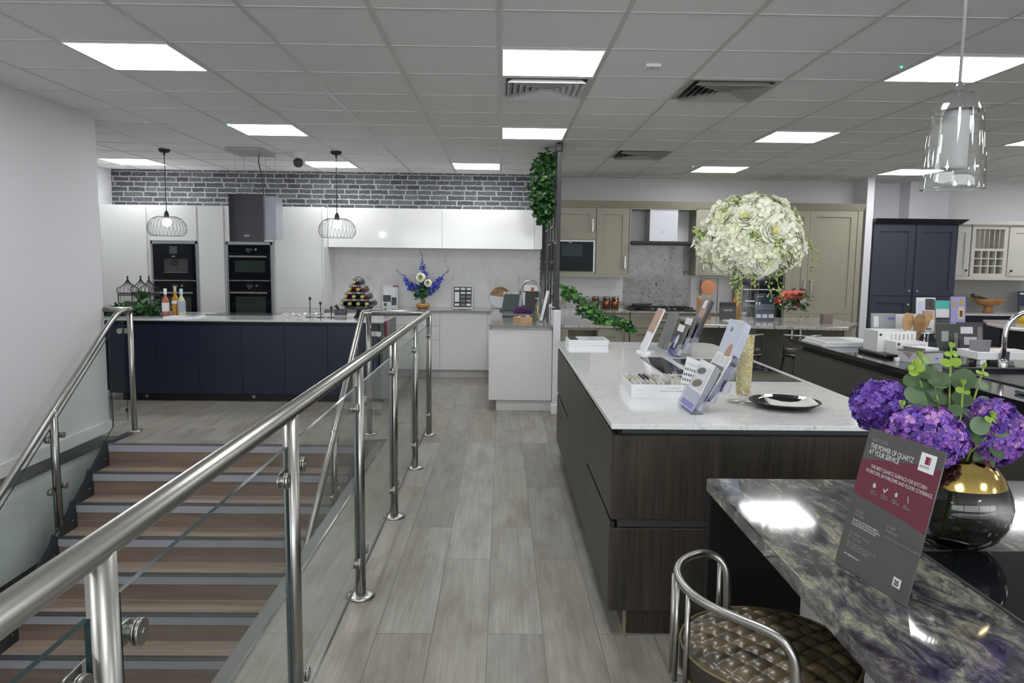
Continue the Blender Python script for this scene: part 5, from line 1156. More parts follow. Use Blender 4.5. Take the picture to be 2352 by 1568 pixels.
# sample box
t = thing('sample_box', 'long white box of quartz sample chips on the white island, printed upside down', 'box', (.75, 3.5, .9))
bx = MB(); bx.box(.607, 3.385, .9, .93, 3.39, .962); bx.box(.607, 3.39, .9, .612, 3.715, .962); bx.box(.925, 3.39, .9, .93, 3.715, .962); bx.box(.607, 3.71, .9, .93, 3.715, .962); bx.box(.612, 3.39, .9, .925, 3.71, .905)
obj('carton', bx, M_paper, t)
M_chips = [mat('chip_%s' % nm, c, .3) for nm, c in (('white', (.7, .7, .68)), ('cream', (.6, .57, .42)), ('grey', (.33, .33, .33)), ('charcoal', (.05, .05, .05)), ('silver', (.5, .5, .5)), ('yellow', (.75, .48, .03)))]
rnd = random.Random(4)
for r_ in range(12):
    for c_ in range(7):
        y0, x0 = 3.41+c_*.042, .622+r_*.0215
        ci = 5 if (r_ == 5 and c_ == 3) else (3 if (r_ in (3, 4) and c_ > 2) else rnd.choice((0, 0, 0, 1, 1, 2, 4)))
        obj('sample_chip', MB().prism([(x0, y0, .93), (x0+.006, y0, .93), (x0+.016, y0, .968), (x0+.010, y0, .968)], 0, off=(0, .038, 0)), M_chips[ci], t)
obj('divider', B(.885, 3.395, .92, .92, 3.70, .958), M_dprint, t)
text('CORIAN® SOLID SURFACE', .0092, M_mprint, t, (.853, 3.3848, .935), (-1, 0, 0), (0, 0, -1), depth=.0001); text('SURFACE SELECTION', .0065, M_mprint, t, (.835, 3.3848, .948), (-1, 0, 0), (0, 0, -1), depth=.0001)
text('corian.uk', .007, M_mprint, t, (.655, 3.3848, .938), (-1, 0, 0), (0, 0, -1), depth=.0001)

# tall glass vase with gold beads, flower ball
QX, QY = 1.098, 3.29
t = thing('tall_vase', 'tall clear glass trumpet vase carrying the white flower ball', 'vase', (QX, QY, .9))
obj('glass', MB().lathe([(.030, .03), (.033, .05), (.040, .31), (.048, .52), (.053, .565)], (QX, QY, .9), 32), M_vglass, t)
obj('foot', MB().lathe([(0, .004), (.068, .002), (.070, .005), (.03, .012), (.012, .022), (.022, .030), (0, .034)], (QX, QY, .9), 32), M_vglass, t)
M_bead = mat('pale_gold_bead', (.62, .52, .22), .12, coat=.6); M_bead2 = mat('clear_bead', (.75, .74, .62), .05, coat=.8)
bd = MB(); rnd = random.Random(6)
core = MB().lathe([(0, .036), (.027, .036), (.030, .08), (.0365, .30), (0, .302)], (QX, QY, .9), 20)
for i in range(1500):
    z = .04+rnd.random()*.268; R_ = .0295+(z-.04)*.028; a = rnd.uniform(PI, 2*PI) if rnd.random() < .75 else rnd.uniform(0, PI)
    bd.ball((QX+R_*math.cos(a), QY+R_*math.sin(a), .9+z), rnd.uniform(.0028, .0042), 5, 4, mi=0 if rnd.random() < .62 else 1)
bd.v += core.v; nb = len(bd.v)-len(core.v); bd.f += [[nb+i for i in f] for f in core.f]; bd.mi += [0]*len(core.f); bd.sm += [True]*len(core.f)
o = obj('glass_beads', bd, [M_bead, M_bead2], fix=False); tag(o, 'pale gold glass beads filling the lower half of the tall vase', 'beads', kind='stuff')
t = thing('white_flower_ball', 'large round arrangement of white hydrangeas and roses on the tall vase', 'flowers', (QX, QY, 1.46))
CC = Vector((QX, QY, 1.61)); RX, RZ_ = .224, .21
M_wp = mat('ivory_petal', (.74, .75, .54), .6); M_wp2 = mat('white_petal_soft', (.82, .83, .68), .6); M_wp3 = mat('lime_tinted_petal', (.66, .70, .42), .6); M_yel = mat('yellow_heart', (.62, .58, .14), .6)
for m_ in (M_wp, M_wp2, M_wp3):
    m_.node_tree.nodes['Principled BSDF'].inputs['Subsurface Weight'].default_value = 0.0
def dome(th, ph, s_=1.0):   # th azimuth, ph elevation
    z = math.sin(ph); zz = RZ_*z if z > 0 else .135*z
    return CC + Vector((RX*math.cos(ph)*math.cos(th), RX*math.cos(ph)*math.sin(th), zz))*s_
obj('foam_core', MB().ball(tuple(CC+Vector((0, 0, .02))), .17, 20, 14, sc3=(1, 1, .85)), M_wp3, t)
rnd = random.Random(12)
hm = MB()
for i in range(1900):
    u = rnd.uniform(-.93, 1); ph = math.asin(u); th = rnd.uniform(0, 2*PI)
    lump = 1+.05*math.sin(th*5+ph*4)+.035*math.cos(th*9-ph*7)
    p = dome(th, ph, lump*rnd.uniform(.90, .99)); nrm = (p-CC).normalized()
    mi = 2 if math.sin(th*3+ph*5) > .72 and rnd.random() < .7 else rnd.choice((0, 1, 1))
    a0 = rnd.uniform(0, PI); up = (nrm+Vector((rnd.uniform(-.5, .5), rnd.uniform(-.5, .5), rnd.uniform(-.5, .5)))).normalized(); x_ = up.orthogonal().normalized(); y_ = up.cross(x_)
    S = rnd.uniform(.023, .033)
    for q in range(4):
        a = a0+q*PI/2; d = x_*math.cos(a)+y_*math.sin(a)
        sd_ = up.cross(d); b_ = p; tip = p+d*S+up*S*.25; m1 = p+d*S*.6
        hm.add([b_, m1+sd_*S*.45+up*S*.22, tip+sd_*S*.12, tip-sd_*S*.12, m1-sd_*S*.45+up*S*.22], [(0, 1, 2, 3, 4)], mi, True)
h_ = obj('hydrangea_petals', hm, [M_wp, M_wp2, M_wp3], t, fix=False); h_['kind'] = 'stuff'
def rose(th, ph, R, seed):
    rr = random.Random(seed); c = dome(th, ph, .93); nz = (dome(th, ph)-CC).normalized(); x_ = nz.orthogonal().normalized(); y_ = nz.cross(x_); m = MB()
    for ring, (n_, r0, r1, h0, h1) in enumerate(((7, .35, 1.0, -.1, .18), (6, .3, .82, .0, .34), (6, .25, .64, .08, .46), (5, .18, .46, .12, .52), (4, .1, .30, .15, .52))):
        for k in range(n_):
            a = 2*PI*(k+.5*(ring % 2))/n_+rr.uniform(-.15, .15); w_ = 2.3*PI/n_*.5
            P = []
            for rad, hh, ww in ((r0, h0, .5), ((r0+r1)/2*1.02, (h0+h1)/2-.05, .95), (r1, h1, .8), (r1*1.04, h1-.06, .4)):
                for sgn in (-1, 0, 1):
                    aa = a+sgn*w_*ww; q = c + (x_*math.cos(aa)+y_*math.sin(aa))*R*(rad+(.05 if sgn == 0 else 0)) + nz*R*hh
                    P.append(q)
            m.add(P, [(i*3+j, i*3+j+1, i*3+j+4, i*3+j+3) for i in range(3) for j in range(2)], 0 if ring < 3 else 1, True)
    m.ball(tuple(c+nz*R*.25), R*.2, 10, 8, mi=2)
    return obj('rose', m, [M_wp2, M_wp, M_yel], t, fix=False)
def at_px(dx, dz):   # azimuth/elevation on the camera side of the ball for an offset (dx right, dz up) in metres
    x = dx/RX; z = max(-.95, min(.95, dz/(RZ_ if dz > 0 else .135))); y = -math.sqrt(max(.02, 1-min(.97, x*x)-min(.9, z*z)*(1-min(.97, x*x)))); return math.atan2(y, x), math.asin(z)
for k, (px_, pz_, R) in enumerate(((-.085, .115, .052), (.03, .055, .052), (.01, -.075, .055), (-.03, .185, .045), (.115, .115, .045), (-.17, .09, .04), (.15, -.05, .05), (-.17, -.06, .05), (-.10, -.035, .045), (.06, .15, .042), (.17, .05, .042), (-.06, -.09, .045))):
    th, ph = at_px(px_, pz_); rose(th, ph, R*1.14, k)
for k in range(10): rose(rnd.uniform(.2, PI-.2), rnd.uniform(-.3, 1.2), .05, 50+k)
M_sprig = mat('lime_sprig', (.35, .42, .10), .6)
for k, (dx, dz, L, cv) in enumerate(((-.10, -.12, .10, 0), (-.075, -.12, .15, 0), (.055, -.12, .14, 0), (.09, -.12, .15, 0), (-.03, -.13, .07, 0), (.22, -.02, .16, 1), (-.19, .12, .02, 2), (-.15, .17, .03, 2), (-.07, .02, .05, 2), (.03, .0, .03, 2), (-.235, -.0, .05, 3))):
    m = MB(); rr = random.Random(k); p0 = CC+Vector((dx, -.13 if cv != 1 else -.02, dz+.03)); P = [p0]
    if cv == 2: p0 = dome(*at_px(dx, dz), .97); P = [p0]
    for j in range(1, 8):
        f = j/7
        if cv in (0,): P.append(p0+Vector((.01*math.sin(f*5+k), -.01*f, -L*f)))
        elif cv == 1: P.append(p0+Vector((.06*math.sin(f*2.2), 0, .02*math.sin(f*PI)-L*f*f)))
        elif cv == 2: P.append(p0+Vector((.02*math.sin(f*3), -.02*f, .04*f-.02*f*f)))
        else: P.append(p0+Vector((-.05*f, 0, .03*f)))
    m.tube(P, .0014, 5)
    for j in range(34):
        q = P[0].lerp(P[-1], 0) if False else P[min(7, int(j/34*8))]; q = q+Vector((rr.uniform(-.012, .012), rr.uniform(-.01, .01), rr.uniform(-.012, .012)))
        m.leaf(q, (rr.uniform(-1, 1), rr.uniform(-1, .2), rr.uniform(-1, .6)), (0, -1, .3), .014, .007, rr.choice((0, 0, 1)))
    obj('trailing_sprig', m, [M_sprig, M_leafm], t, fix=False)
# black plate with napkin
t = thing('black_plate', 'glossy black plate with upturned rim on the white island', 'plate', (1.25, 3.19, .9))
pl = MB().lathe([(0, .006), (.085, .006), (.12, .014), (.150, .030), (.153, .028), (.122, .008), (.08, 0), (0, 0)], (1.252, 3.195, .9), 48); obj('plate_body', pl, mat('black_gloss_china', (.004, .004, .005), .05, spec=.35), t)
t = thing('folded_napkin', 'white folded napkin lying on the black plate', 'napkin', (1.26, 3.19, .91))
nm = MB(); gx = 14; vs = []
for i in range(gx+1):
    f = i/gx
    for j in range(5):
        g = j/4; x = 1.165+.195*f; y = 3.115+.09*g+.02*math.sin(f*PI)-.02*f; z = .910+.007*math.sin(f*7+g)*g+.014*g*(1-.4*f)+(.022*(f-.8)/.2 if f > .8 else 0)+.006*(1 if f < .12 else 0)
        vs.append((x, y, z))
nm.add(vs, [(i*5+j, i*5+j+1, (i+1)*5+j+1, (i+1)*5+j) for i in range(gx) for j in range(4)], 0, True)
obj('cloth', nm, mat('off_white_linen', (.66, .65, .60), .8), t, solid=.007)

# ============================================================ BLACK WORKTOP RUN (right)
M_bwt = mat('black_granite_worktop', (.012, .014, .018), .08, coat=.3)
t = thing('sink_run', 'long run of taupe handleless cabinets under a black worktop with sink on the right', 'cabinet', (3, 4, 0))
body(t, 2.492, 3.50, 1.2, 6.12, .10, .82, M_taupe); obj('handle_rail', B(2.52, 1.2, .82, 3.5, 6.1, .872), M_iron, t); body(t, 2.54, 3.46, 1.25, 6.08, 0, .10, M_iron, name='plinth')
ys2 = [6.13, 5.72, 5.26, 4.785, 4.30, 3.82, 3.34, 2.86, 2.38, 1.9, 1.42]
for k in range(len(ys2)-1): front(t, 'door', 'flat', ys2[k+1], ys2[k], .105, .815, 2.47, M_taupe, 'W')
w_ = MB(); w_.box(2.44, 1.1, .872, 3.58, 3.62, .9); w_.box(2.44, 3.62, .872, 2.72, 4.46, .9); w_.box(3.30, 3.62, .872, 3.58, 4.46, .9); w_.box(2.44, 4.46, .872, 3.58, 6.2, .9)
o = obj('worktop', w_, M_bwt); tag(o, 'long glossy black worktop with undermounted sink at the right', 'worktop')
t = thing('black_sink', 'black composite sink let into the black worktop behind the purple flowers', 'sink', (3.0, 4.0, .9))
b_ = MB(); b_.box(2.72, 3.62, .70, 3.30, 4.46, .705); b_.box(2.715, 3.62, .70, 2.722, 4.46, .872); b_.box(3.298, 3.62, .70, 3.305, 4.46, .872); b_.box(2.72, 3.612, .70, 3.30, 3.62, .872); b_.box(2.72, 4.46, .70, 3.30, 4.468, .872)
obj('bowl', b_, M_black, t); obj('rim', MB().tube([(2.72, 3.62, .902), (3.30, 3.62, .902), (3.30, 4.46, .902), (2.72, 4.46, .902)], .008, 6, closed=True), M_dark, t); obj('overflow', MB().cyl((3.0, 4.455, .82), (3.0, 4.445, .82), .03, n=20), M_steel, t)
o = obj('glass_cutting_board', B(2.56, 3.30, .902, 3.3, 3.60, .918), mat('blue_grey_glass', (.06, .09, .12), .12, coat=.4), bevel=.004); tag(o, 'blue grey glass board lying across the near edge of the black sink', 'cutting board')
tap('curved chrome tap behind the black sink at the right edge', 3.18, 4.60, .9, .55, -.25, .20, .16, M_chrome, .016)
t = thing('colander_tray', 'white slotted colander tray hooked over the black sink by the tap', 'tray', (3.3, 4.7, .93)); c_ = MB(); c_.box(3.03, 4.62, .935, 3.42, 4.64, .985); c_.box(3.03, 4.82, .935, 3.42, 4.84, .985); c_.box(3.03, 4.64, .935, 3.05, 4.82, .985); c_.box(3.40, 4.64, .935, 3.42, 4.82, .985); c_.box(3.05, 4.64, .935, 3.40, 4.82, .945); c_.box(3.05, 4.62, .90, 3.09, 4.66, .935); c_.box(3.36, 4.80, .90, 3.40, 4.84, .935)
obj('tray_body', c_, M_white, t, bevel=.004); obj('strap', B(3.20, 4.612, .93, 3.23, 4.62, .99), M_dark, t)
t = thing('brochure_pile', 'pile of thick white brochures at the far end of the black worktop', 'brochures', (2.65, 5.8, .9))
for k in range(2): obj('brochure', B(2.46+.02*k, 5.58+.01*k, .9+k*.021, 2.89, 5.98, .919+k*.021), M_paper, t, bevel=.003)
obj('cover_print', B(2.50, 5.62, .9405, 2.72, 5.94, .9412), bpy.data.materials['pale_print'], t)
# black tray with white slotted crates
t = thing('display_tray', 'black base tray carrying the white slotted crates', 'tray', (2.75, 5.1, .9)); obj('tray_body', B(2.60, 4.93, .9, 2.98, 5.32, .925), M_black, t, bevel=.008); text('BLANCO', .018, M_lgrey, t, (2.76, 4.9295, .905), (1, 0, 0), (0, 0, 1), depth=.0002)
def crate(name, label, x0, y0, x1, y1, z0, h, side):
    t = thing(name, label, 'crate', (x0, y0, z0), 'white slotted crates')
    m = MB(); th = .008
    m.box(x0, y0, z0, x1, y1, z0+.008); m.box(x0+th, y1-th, z0+.008, x1-th, y1, z0+h); m.box(x1-th, y0, z0+.008, x1, y1, z0+h); m.box(x0, y0, z0+.008, x0+th, y1, z0+h)
    n_ = 8; w_ = (x1-x0)/n_
    xa = x0+(x1-x0)*.32; m.box(x0+th, y0, z0+.008, xa, y0+th, z0+h); m.box(xa, y0, z0+.008, x1-th, y0+th, z0+h*.25); m.box(xa, y0, z0+h*.86, x1-th, y0+th, z0+h)
    for k in range(6): m.box(xa+(k+.55)*(x1-th-xa)/6, y0, z0+h*.25, xa+(k+1)*(x1-th-xa)/6, y0+th, z0+h*.86)
    obj('crate_body', m, M_white, t); obj('hole', MB().cyl((x0+.02, y0+.001, z0+h*.82), (x0+.02, y0-.001, z0+h*.82), .010, n=16), M_dark, t)
crate('slotted_crate', 'larger white slotted crate holding the wooden spoons', 2.63, 5.10, 2.90, 5.30, .925, .145, 1)
crate('slotted_crate', 'smaller white slotted crate in front of the larger one', 2.68, 4.95, 2.90, 5.09, .925, .085, 1)
t, on = lean_board('catalogue', 'grey catalogue leaning behind the white slotted crate', 'catalogue', 2.72, 2.90, 5.36, .925, .25, mat('mist_grey_cover', (.27, .29, .30), .4), .03); on(t, .1, .3, .6, .92, M_lgrey, 'logo_shape'); on(t, .68, .95, .82, .88, M_brand, 'logo'); on(t, .05, .2, .42, .52, M_dprint); on(t, .3, .45, .42, .52, M_dprint)
o = obj('white_board', B(2.92, 5.42, .9, 3.10, 5.43, 1.17), M_paper); tag(o, 'white chopping board standing behind the wooden spoons', 'chopping board')
for k, (x, y, dx, l, hw) in enumerate(((2.89, 5.22, .02, 'left wooden spatula in the white crate', .05), (2.93, 5.18, .045, 'middle wooden spatula with broad dark blade in the crate', .05), (2.97, 5.24, .10, 'right slim wooden spoon leaning right in the crate', .032))):
    t = thing('wooden_spatula', l, 'spatula', (x, y, .95), 'wooden spatulas'); zt = 1.19-.005*k
    a = Vector((x, y, .94)); b2 = Vector((x+dx, y, zt)); P = [a.lerp(b2, f) for f in (0, .35, .5, .7, .88, 1)]
    d = (b2-a).normalized(); sd = Vector((d.z, 0, -d.x)); wd = (.008, .008, .025 if hw > .04 else .012, hw, hw*.95, .03)
    obj('blade', MB().prism([p+sd*w2*.8 for p, w2 in zip(P, wd)]+[p-sd*w2*.8 for p, w2 in reversed(list(zip(P, wd)))], 0, off=(0, .008, 0)), [M_wood, M_woodo, M_wood][k] if k != 1 else wood('walnut_brown', (.26, .14, .05), (.38, .22, .09)), t)
t = thing('wire_rack', 'low chrome wire rack beside the white crates on the black worktop', 'rack', (3.0, 5.15, .9)); m = MB()
for x in (2.93, 3.10):
    for y in (5.05, 5.30): m.cyl((x, y, .9), (x, y, 1.06), .004, n=8)
m.tube([(2.93, 5.05, 1.06), (3.10, 5.05, 1.06), (3.10, 5.30, 1.06), (2.93, 5.30, 1.06)], .004, 6, closed=True); obj('rack_frame', m, M_chrome, t); obj('glass_shelf', B(2.93, 5.05, 1.06, 3.10, 5.30, 1.066), M_acrylic, t)
def pic(name, label, x0, x1, y, z, h, base_m, prints, tilt=.03, cat='poster'):
    t, on = lean_board(name, label, cat, x0, x1, y, z, h, base_m, tilt)
    for p in prints: on(t, *p)
    return t
pic('poster_stand', 'white recipe poster in acrylic, left of the three posters on the black worktop', 3.10, 3.24, 5.45, 1.02, .27, M_paper, ((.45, .95, .66, .97, M_dprint), (.05, .4, .5, .9, M_lilac), (.3, .9, .4, .64, bpy.data.materials['skin_tone_print']), (.6, .78, .76, .9, M_skin), (.3, .8, .12, .17, M_mprint)))
pic('poster_stand', 'green and brown picture poster, middle of the three on the black worktop', 3.235, 3.345, 5.44, .99, .28, mat('olive_print', (.24, .2, .12), .4), ((0, 1, .78, 1, mat('turquoise_print', (.05, .4, .35), .4)), (.05, .95, .5, .78, M_lgrey), (.05, .95, .4, .55, M_dprint), (.35, 1, .05, .3, mat('olive_green_print', (.14, .19, .06), .4))))
pic('poster_stand', 'lilac poster with round motifs, right of the three on the black worktop', 3.345, 3.455, 5.43, 1.0, .30, mat('lilac_print', (.30, .28, .5), .4), ((.5, .9, .45, .75, mat('cream_print', (.6, .5, .3), .4)), (.6, .8, .5, .66, M_red), (.1, .35, .75, .9, mat('ochre_print', (.4, .28, .1), .4)), (.6, .85, .8, .94, bpy.data.materials['ochre_print']), (.1, .35, .2, .32, bpy.data.materials['ochre_print']), (.5, .75, .2, .32, bpy.data.materials['ochre_print'])))
pic('appliance_brochure', 'dark green brochure standing in front of the posters on the black worktop', 2.955, 3.115, 4.93, .9, .235, mat('dark_green_cover', (.02, .032, .028), .35), ((.2, .5, .5, .8, mat('pale_oval', (.28, .3, .28), .5)), (.75, .9, .3, .75, M_mprint), (.0, 1, .0, .22, mat('deep_green_band', (.02, .05, .04), .4))), cat='brochure')
pic('appliance_brochure', 'dark brochure picturing a tap and sink, right of the green one', 3.15, 3.33, 5.02, .95, .19, M_dprint, ((.12, .6, .60, .84, M_lgrey), (.25, .75, .2, .48, bpy.data.materials['pale_print']), (.78, .95, .3, .85, M_mprint)), cat='brochure')
o = obj('grey_cloth', MB().prism([(3.10, 4.80, .86), (3.22, 4.80, .86), (3.235, 4.80, 1.0), (3.09, 4.80, 1.0)], 0, off=(0, .012, 0)), mat('grey_linen', (.20, .20, .21), .85), bevel=.004); tag(o, 'small grey cloth hanging beside the dark brochures', 'cloth')
for v in o.data.vertices: v.co.z += .045
o = obj('wooden_board', MB().lathe([(0, 0), (.13, 0), (.13, .014), (0, .014)], (3.42, 5.05, .945), 28), M_woodo); tag(o, 'round wooden board near the chrome tap on the black worktop', 'serving board')
o = obj('board_stand', B(3.34, 4.97, .9, 3.5, 5.13, .945), M_black); tag(o, 'black block under the round wooden board', 'block')
t = thing('white_carton', 'white and grey printed carton at the front edge of the black worktop', 'box', (2.7, 4.7, .9))
pc = [(2.615, 4.80), (2.70, 4.63), (2.86, 4.70), (2.80, 4.86)]
obj('carton_body', MB().prism([(x, y, .9) for x, y in pc], .072), mat('pale_carton', (.5, .5, .52), .5), t, bevel=.002); obj('lid', MB().prism([(x+(2.745-x)*-.03, y+(4.75-y)*-.03, .972) for x, y in pc], .008), M_mprint, t)
obj('logo', MB().cbox((2.80, 4.671, .935), (.022, .002, .008)), M_brand, t); obj('triangle_print', MB().prism([(2.63, 4.768, .965), (2.66, 4.708, .965), (2.652, 4.726, .925)], 0, off=(-.001, -.001, 0)), mat('dusty_pink_print', (.3, .22, .2), .5), t)
t = thing('white_book', 'white hardback book lying on the printed carton', 'book', (2.76, 4.76, .98)); obj('cover', MB().prism([(2.66, 4.80, .980), (2.72, 4.67, .980), (2.84, 4.72, .980), (2.79, 4.84, .980)], .018), M_paper, t, bevel=.002); obj('spine', MB().prism([(2.645, 4.795, .980), (2.70, 4.66, .980), (2.72, 4.67, .980), (2.66, 4.80, .980)], .019), M_mprint, t)
o = obj('white_plug', B(2.585, 4.76, .9, 2.61, 4.79, .925), M_white, bevel=.003); tag(o, 'tiny white block on the worktop left of the printed carton', 'block')
# ============================================================ FOREGROUND GRANITE BAR
t = thing('granite_bar', 'foreground breakfast bar of black and cream veined granite with end panel to the floor', 'bar table', (1.3, 1.5, 0))
pts = [(.605, 2.10), (.60, .35), (2.1, .35), (2.1, 2.10)]
obj('top', MB().prism([(x, y, .862) for x, y in pts], .038), M_granite, t, bevel=.003)
obj('end_panel', B(.608, 2.062, 0, 2.0, 2.098, .861), M_granite_shade, t, bevel=.002)
obj('support', B(.885, .55, 0, .905, 2.06, .56), M_white, t); obj('support_frame', B(.905, .6, 0, 1.9, 2.06, .861), M_iron, t)
t = thing('glass_hob', 'black glass hob let into the foreground granite bar at the right edge', 'hob', (1.2, 1.3, .9)); obj('glass_top', B(.925, .85, .9, 1.6, 1.548, .9045), M_blackg, t); obj('steel_edge', B(.921, .85, .9, .925, 1.552, .905).box(.921, 1.548, .9, 1.6, 1.552, .905), M_dark, t)
# A4 acrylic sign
S0 = Vector((.711, 1.496, .901)); Su = Vector((.038, -.207, 0)); Sv = Vector((.072, .028, .284)); Sn = Su.cross(Sv).normalized()
if Sn.x > 0: Sn = -Sn
t = thing('quartz_sign', 'leaning grey and maroon sign about quartz worktops on the granite bar', 'sign', tuple(S0))
def sp_(u, v, o_=0): return S0 + Su*u + Sv*(1-v) + Sn*o_
def spoly(pts, mm, nm, o_=.0012, parent=None): return obj(nm, MB().add([sp_(u, v, o_) for u, v in pts], [tuple(range(len(pts)))]), mm, parent or t, fix=False)
M_sg = mat('sign_grey_print', (.075, .073, .068), .16, coat=.2); M_mar = mat('sign_maroon_print', (.125, .012, .034), .16, coat=.2); M_txt = mat('sign_white_text', (.55, .55, .54), .4); M_txd = mat('sign_pale_text', (.25, .25, .245), .4)
obj('panel', MB().prism([sp_(0, 1, -.003), sp_(1, 1, -.003), sp_(1, 0, -.003), sp_(0, 0, -.003)], 0, off=tuple(Sn*.0035)), M_sg, t)
obj('foot', MB().prism([S0+Su*.03+Vector((0, 0, -.0005)), S0+Su*.97+Vector((0, 0, -.0005)), S0+Su*.97+Vector((.075, .014, -.0005)), S0+Su*.03+Vector((.075, .014, -.0005))], .003), M_acrylic, t)
spoly([(0, .48), (.18, .49), (.4, .495), (.7, .51), (1, .535), (1, .12), (.75, .13), (.45, .17), (.2, .205), (0, .23)], M_mar, 'maroon_band', .0010)
lg = spoly([(.735, .045), (.925, .045), (.925, .165), (.735, .165)], M_paper, 'white_label', .0014)
spoly([(.80, .065), (.845, .065), (.845, .115), (.80, .115)], M_red, 'red_mark', .0018, lg); spoly([(.85, .065), (.862, .065), (.862, .115), (.85, .115)], M_red, 'red_mark', .0018, lg)
xd, yd = Su.normalized(), Sv.normalized()
H_ = Sv.length; W_ = Su.length
if xd.cross(yd).dot(Sn) < 0: pass
def st_(body, u, v, size, mm=M_txt, sx=.8, bold=0.0, o_=.0016, par=None): return text(body, size, mm, par or t, sp_(u, v, o_), xd, yd, 'sign_text', depth=.0001, sx=sx, bold=bold)
st_('SILESTONE®', .08, .085, .0105, M_txd, .8); st_('THE POWER OF QUARTZ', .08, .135, .0145, M_txt, .74, .0002); st_('AT YOUR SERVICE', .08, .178, .0145, M_txt, .74, .0002)
st_('SILESTONE', .75, .140, .0055, M_mprint, .9, par=lg, o_=.002)
st_('THE BEST QUARTZ SURFACE FOR KITCHEN', .155, .268, .0105, M_txt, .76); st_('WORKTOPS, BATHROOMS AND FLOOR COVERINGS.', .10, .305, .0105, M_txt, .74)
for k, u in enumerate((.27, .42, .57, .72)):
    v = .375+.0*k
    if k == 0: pl_ = [(u+.022*math.cos(a*PI/6)*(1 if a < 9 else .7), v+.018*math.sin(a*PI/6)) for a in range(12)]
    elif k == 1: pl_ = [(u-.028, v+.0), (u-.018, v-.008), (u-.005, v+.008), (u+.028, v-.020), (u+.034, v-.012), (u-.004, v+.024)]
    elif k == 2: pl_ = [(u+.026*(1 if a % 2 else .5)*math.cos(a*PI/5), v+.022*(1 if a % 2 else .5)*math.sin(a*PI/5)) for a in range(10)]
    else: pl_ = [(u-.012, v-.022), (u-.004, v-.024), (u+.014, v+.018), (u+.008, v+.022)]
    spoly(pl_, M_txt, 'icon', .0016); st_(('STAIN\nRESISTANT', 'SCRATCH\nRESISTANT', 'IMPACT\nRESISTANT', 'ACID\nRESISTANT')[k], u-.035, v+.045, .0048, M_txd, .9)
st_('THE BEST\nFEATURES', .10, .60, .0085, M_txd, .8); st_('WE GIVE YOU THE GREATEST VARIETY\nOF COLOURS AND TEXTURES IN QUARTZ.\nDISCOVER MORE THAN 90 COLOURS', .10, .66, .0052, M_txt, .85)
st_('25 YEAR\nWARRANTY', .55, .60, .0085, M_txd, .8); st_('THE MARKET LEADER PUTS ITS TRUST IN QUARTZ', .55, .668, .0050, M_txd, .85)
st_('THE WIDEST RANGE\nOF COLOURS', .10, .76, .0085, M_txd, .8); st_('MORE THAN 60 COLOURS AND 3 TEXTURES\nFOR KITCHENS, BATHS AND FLOORS\nWITH MANY SIZES AND FINISHES', .10, .82, .0052, M_txd, .85); st_('www.silestone.co.uk', .10, .905, .0062, M_txt, .9)
sk = spoly([(.79, .865), (.89, .865), (.89, .925), (.79, .925)], M_lgrey, 'badge'); st_('25', .81, .912, .0135, M_dprint, .9, .0004, .002, sk)

# smoky vase with gold neck and hydrangeas
VX2, VY2 = 1.022, 1.60
t = thing('globe_vase', 'smoked glass globe vase with gold neck on the granite bar behind the sign', 'vase', (VX2, VY2, .9))
M_smoke = glassy('smoked_glass_wall', (.30, .30, .295), 1.5, boost=1.1)
prof = [(.03, .0), (.06, .005), (.092, .030), (.110, .065), (.115, .10), (.110, .128), (.100, .150)]
obj('globe', MB().lathe([(0, .0)]+prof, (VX2, VY2, .9), 40), M_smoke, t)
obj('gold_neck', MB().lathe([(.1005, .149), (.092, .168), (.079, .184), (.066, .196), (.060, .206), (.057, .206), (.063, .193), (.076, .181), (.089, .166)], (VX2, VY2, .9), 40), M_gold, t)
t = thing('hydrangea_bouquet', 'bouquet of three purple hydrangea heads and eucalyptus stems in the globe vase', 'flowers', (VX2, VY2, 1.1))
M_p1 = mat('violet_petal', (.16, .07, .44), .55); M_p2 = mat('purple_petal', (.24, .09, .42), .55); M_p3 = mat('pink_purple_petal', (.42, .20, .48), .55); M_p4 = mat('deep_violet_petal', (.06, .02, .22), .55); M_pc = mat('pale_petal_tip', (.5, .42, .55), .5); M_or = mat('orange_petal_tip', (.5, .18, .16), .5)
def hyd(c, R, n_, seed, pal, sc3):
    rr = random.Random(seed); m = MB(); c = Vector(c)
    m.ball(tuple(c), R*.72, 14, 10, mi=3, sc3=sc3)
    for i in range(n_):
        d = Vector((rr.gauss(0, 1), rr.gauss(0, 1), rr.gauss(0, 1))).normalized(); p = c+Vector((d.x*sc3[0], d.y*sc3[1], d.z*sc3[2]))*R*rr.uniform(.82, 1.0)
        up = (d+Vector((rr.uniform(-.7, .7), rr.uniform(-.7, .7), rr.uniform(-.7, .7)))).normalized(); x_ = up.orthogonal().normalized(); y_ = up.cross(x_); S = rr.uniform(.0105, .0155); a0 = rr.uniform(0, PI); mi = rr.choice(pal)
        for q in range(4):
            a = a0+q*PI/2; dd = x_*math.cos(a)+y_*math.sin(a); sd_ = up.cross(dd)
            m.add([p, p+dd*S*.6+sd_*S*.48+up*S*.25, p+dd*S+sd_*S*.15+up*S*.1, p+dd*S-sd_*S*.15+up*S*.1, p+dd*S*.6-sd_*S*.48+up*S*.25], [(0, 1, 2, 3, 4)], mi, True)
        if rr.random() < .3: m.ball(tuple(p+up*.002), .002, 5, 4, mi=4)
    return obj('hydrangea_head', m, [M_p1, M_p2, M_p3, M_p4, M_pc, M_or], t, fix=False)
hyd((.872, 1.66, 1.205), .062, 420, 1, (0, 0, 3, 1), (1.0, .9, .92)); hyd((.915, 1.545, 1.160), .078, 620, 2, (0, 1, 2, 1, 0, 3), (1.05, .9, .78)); hyd((1.090, 1.60, 1.160), .072, 560, 3, (0, 1, 2, 1, 3), (.95, .9, 1.0))
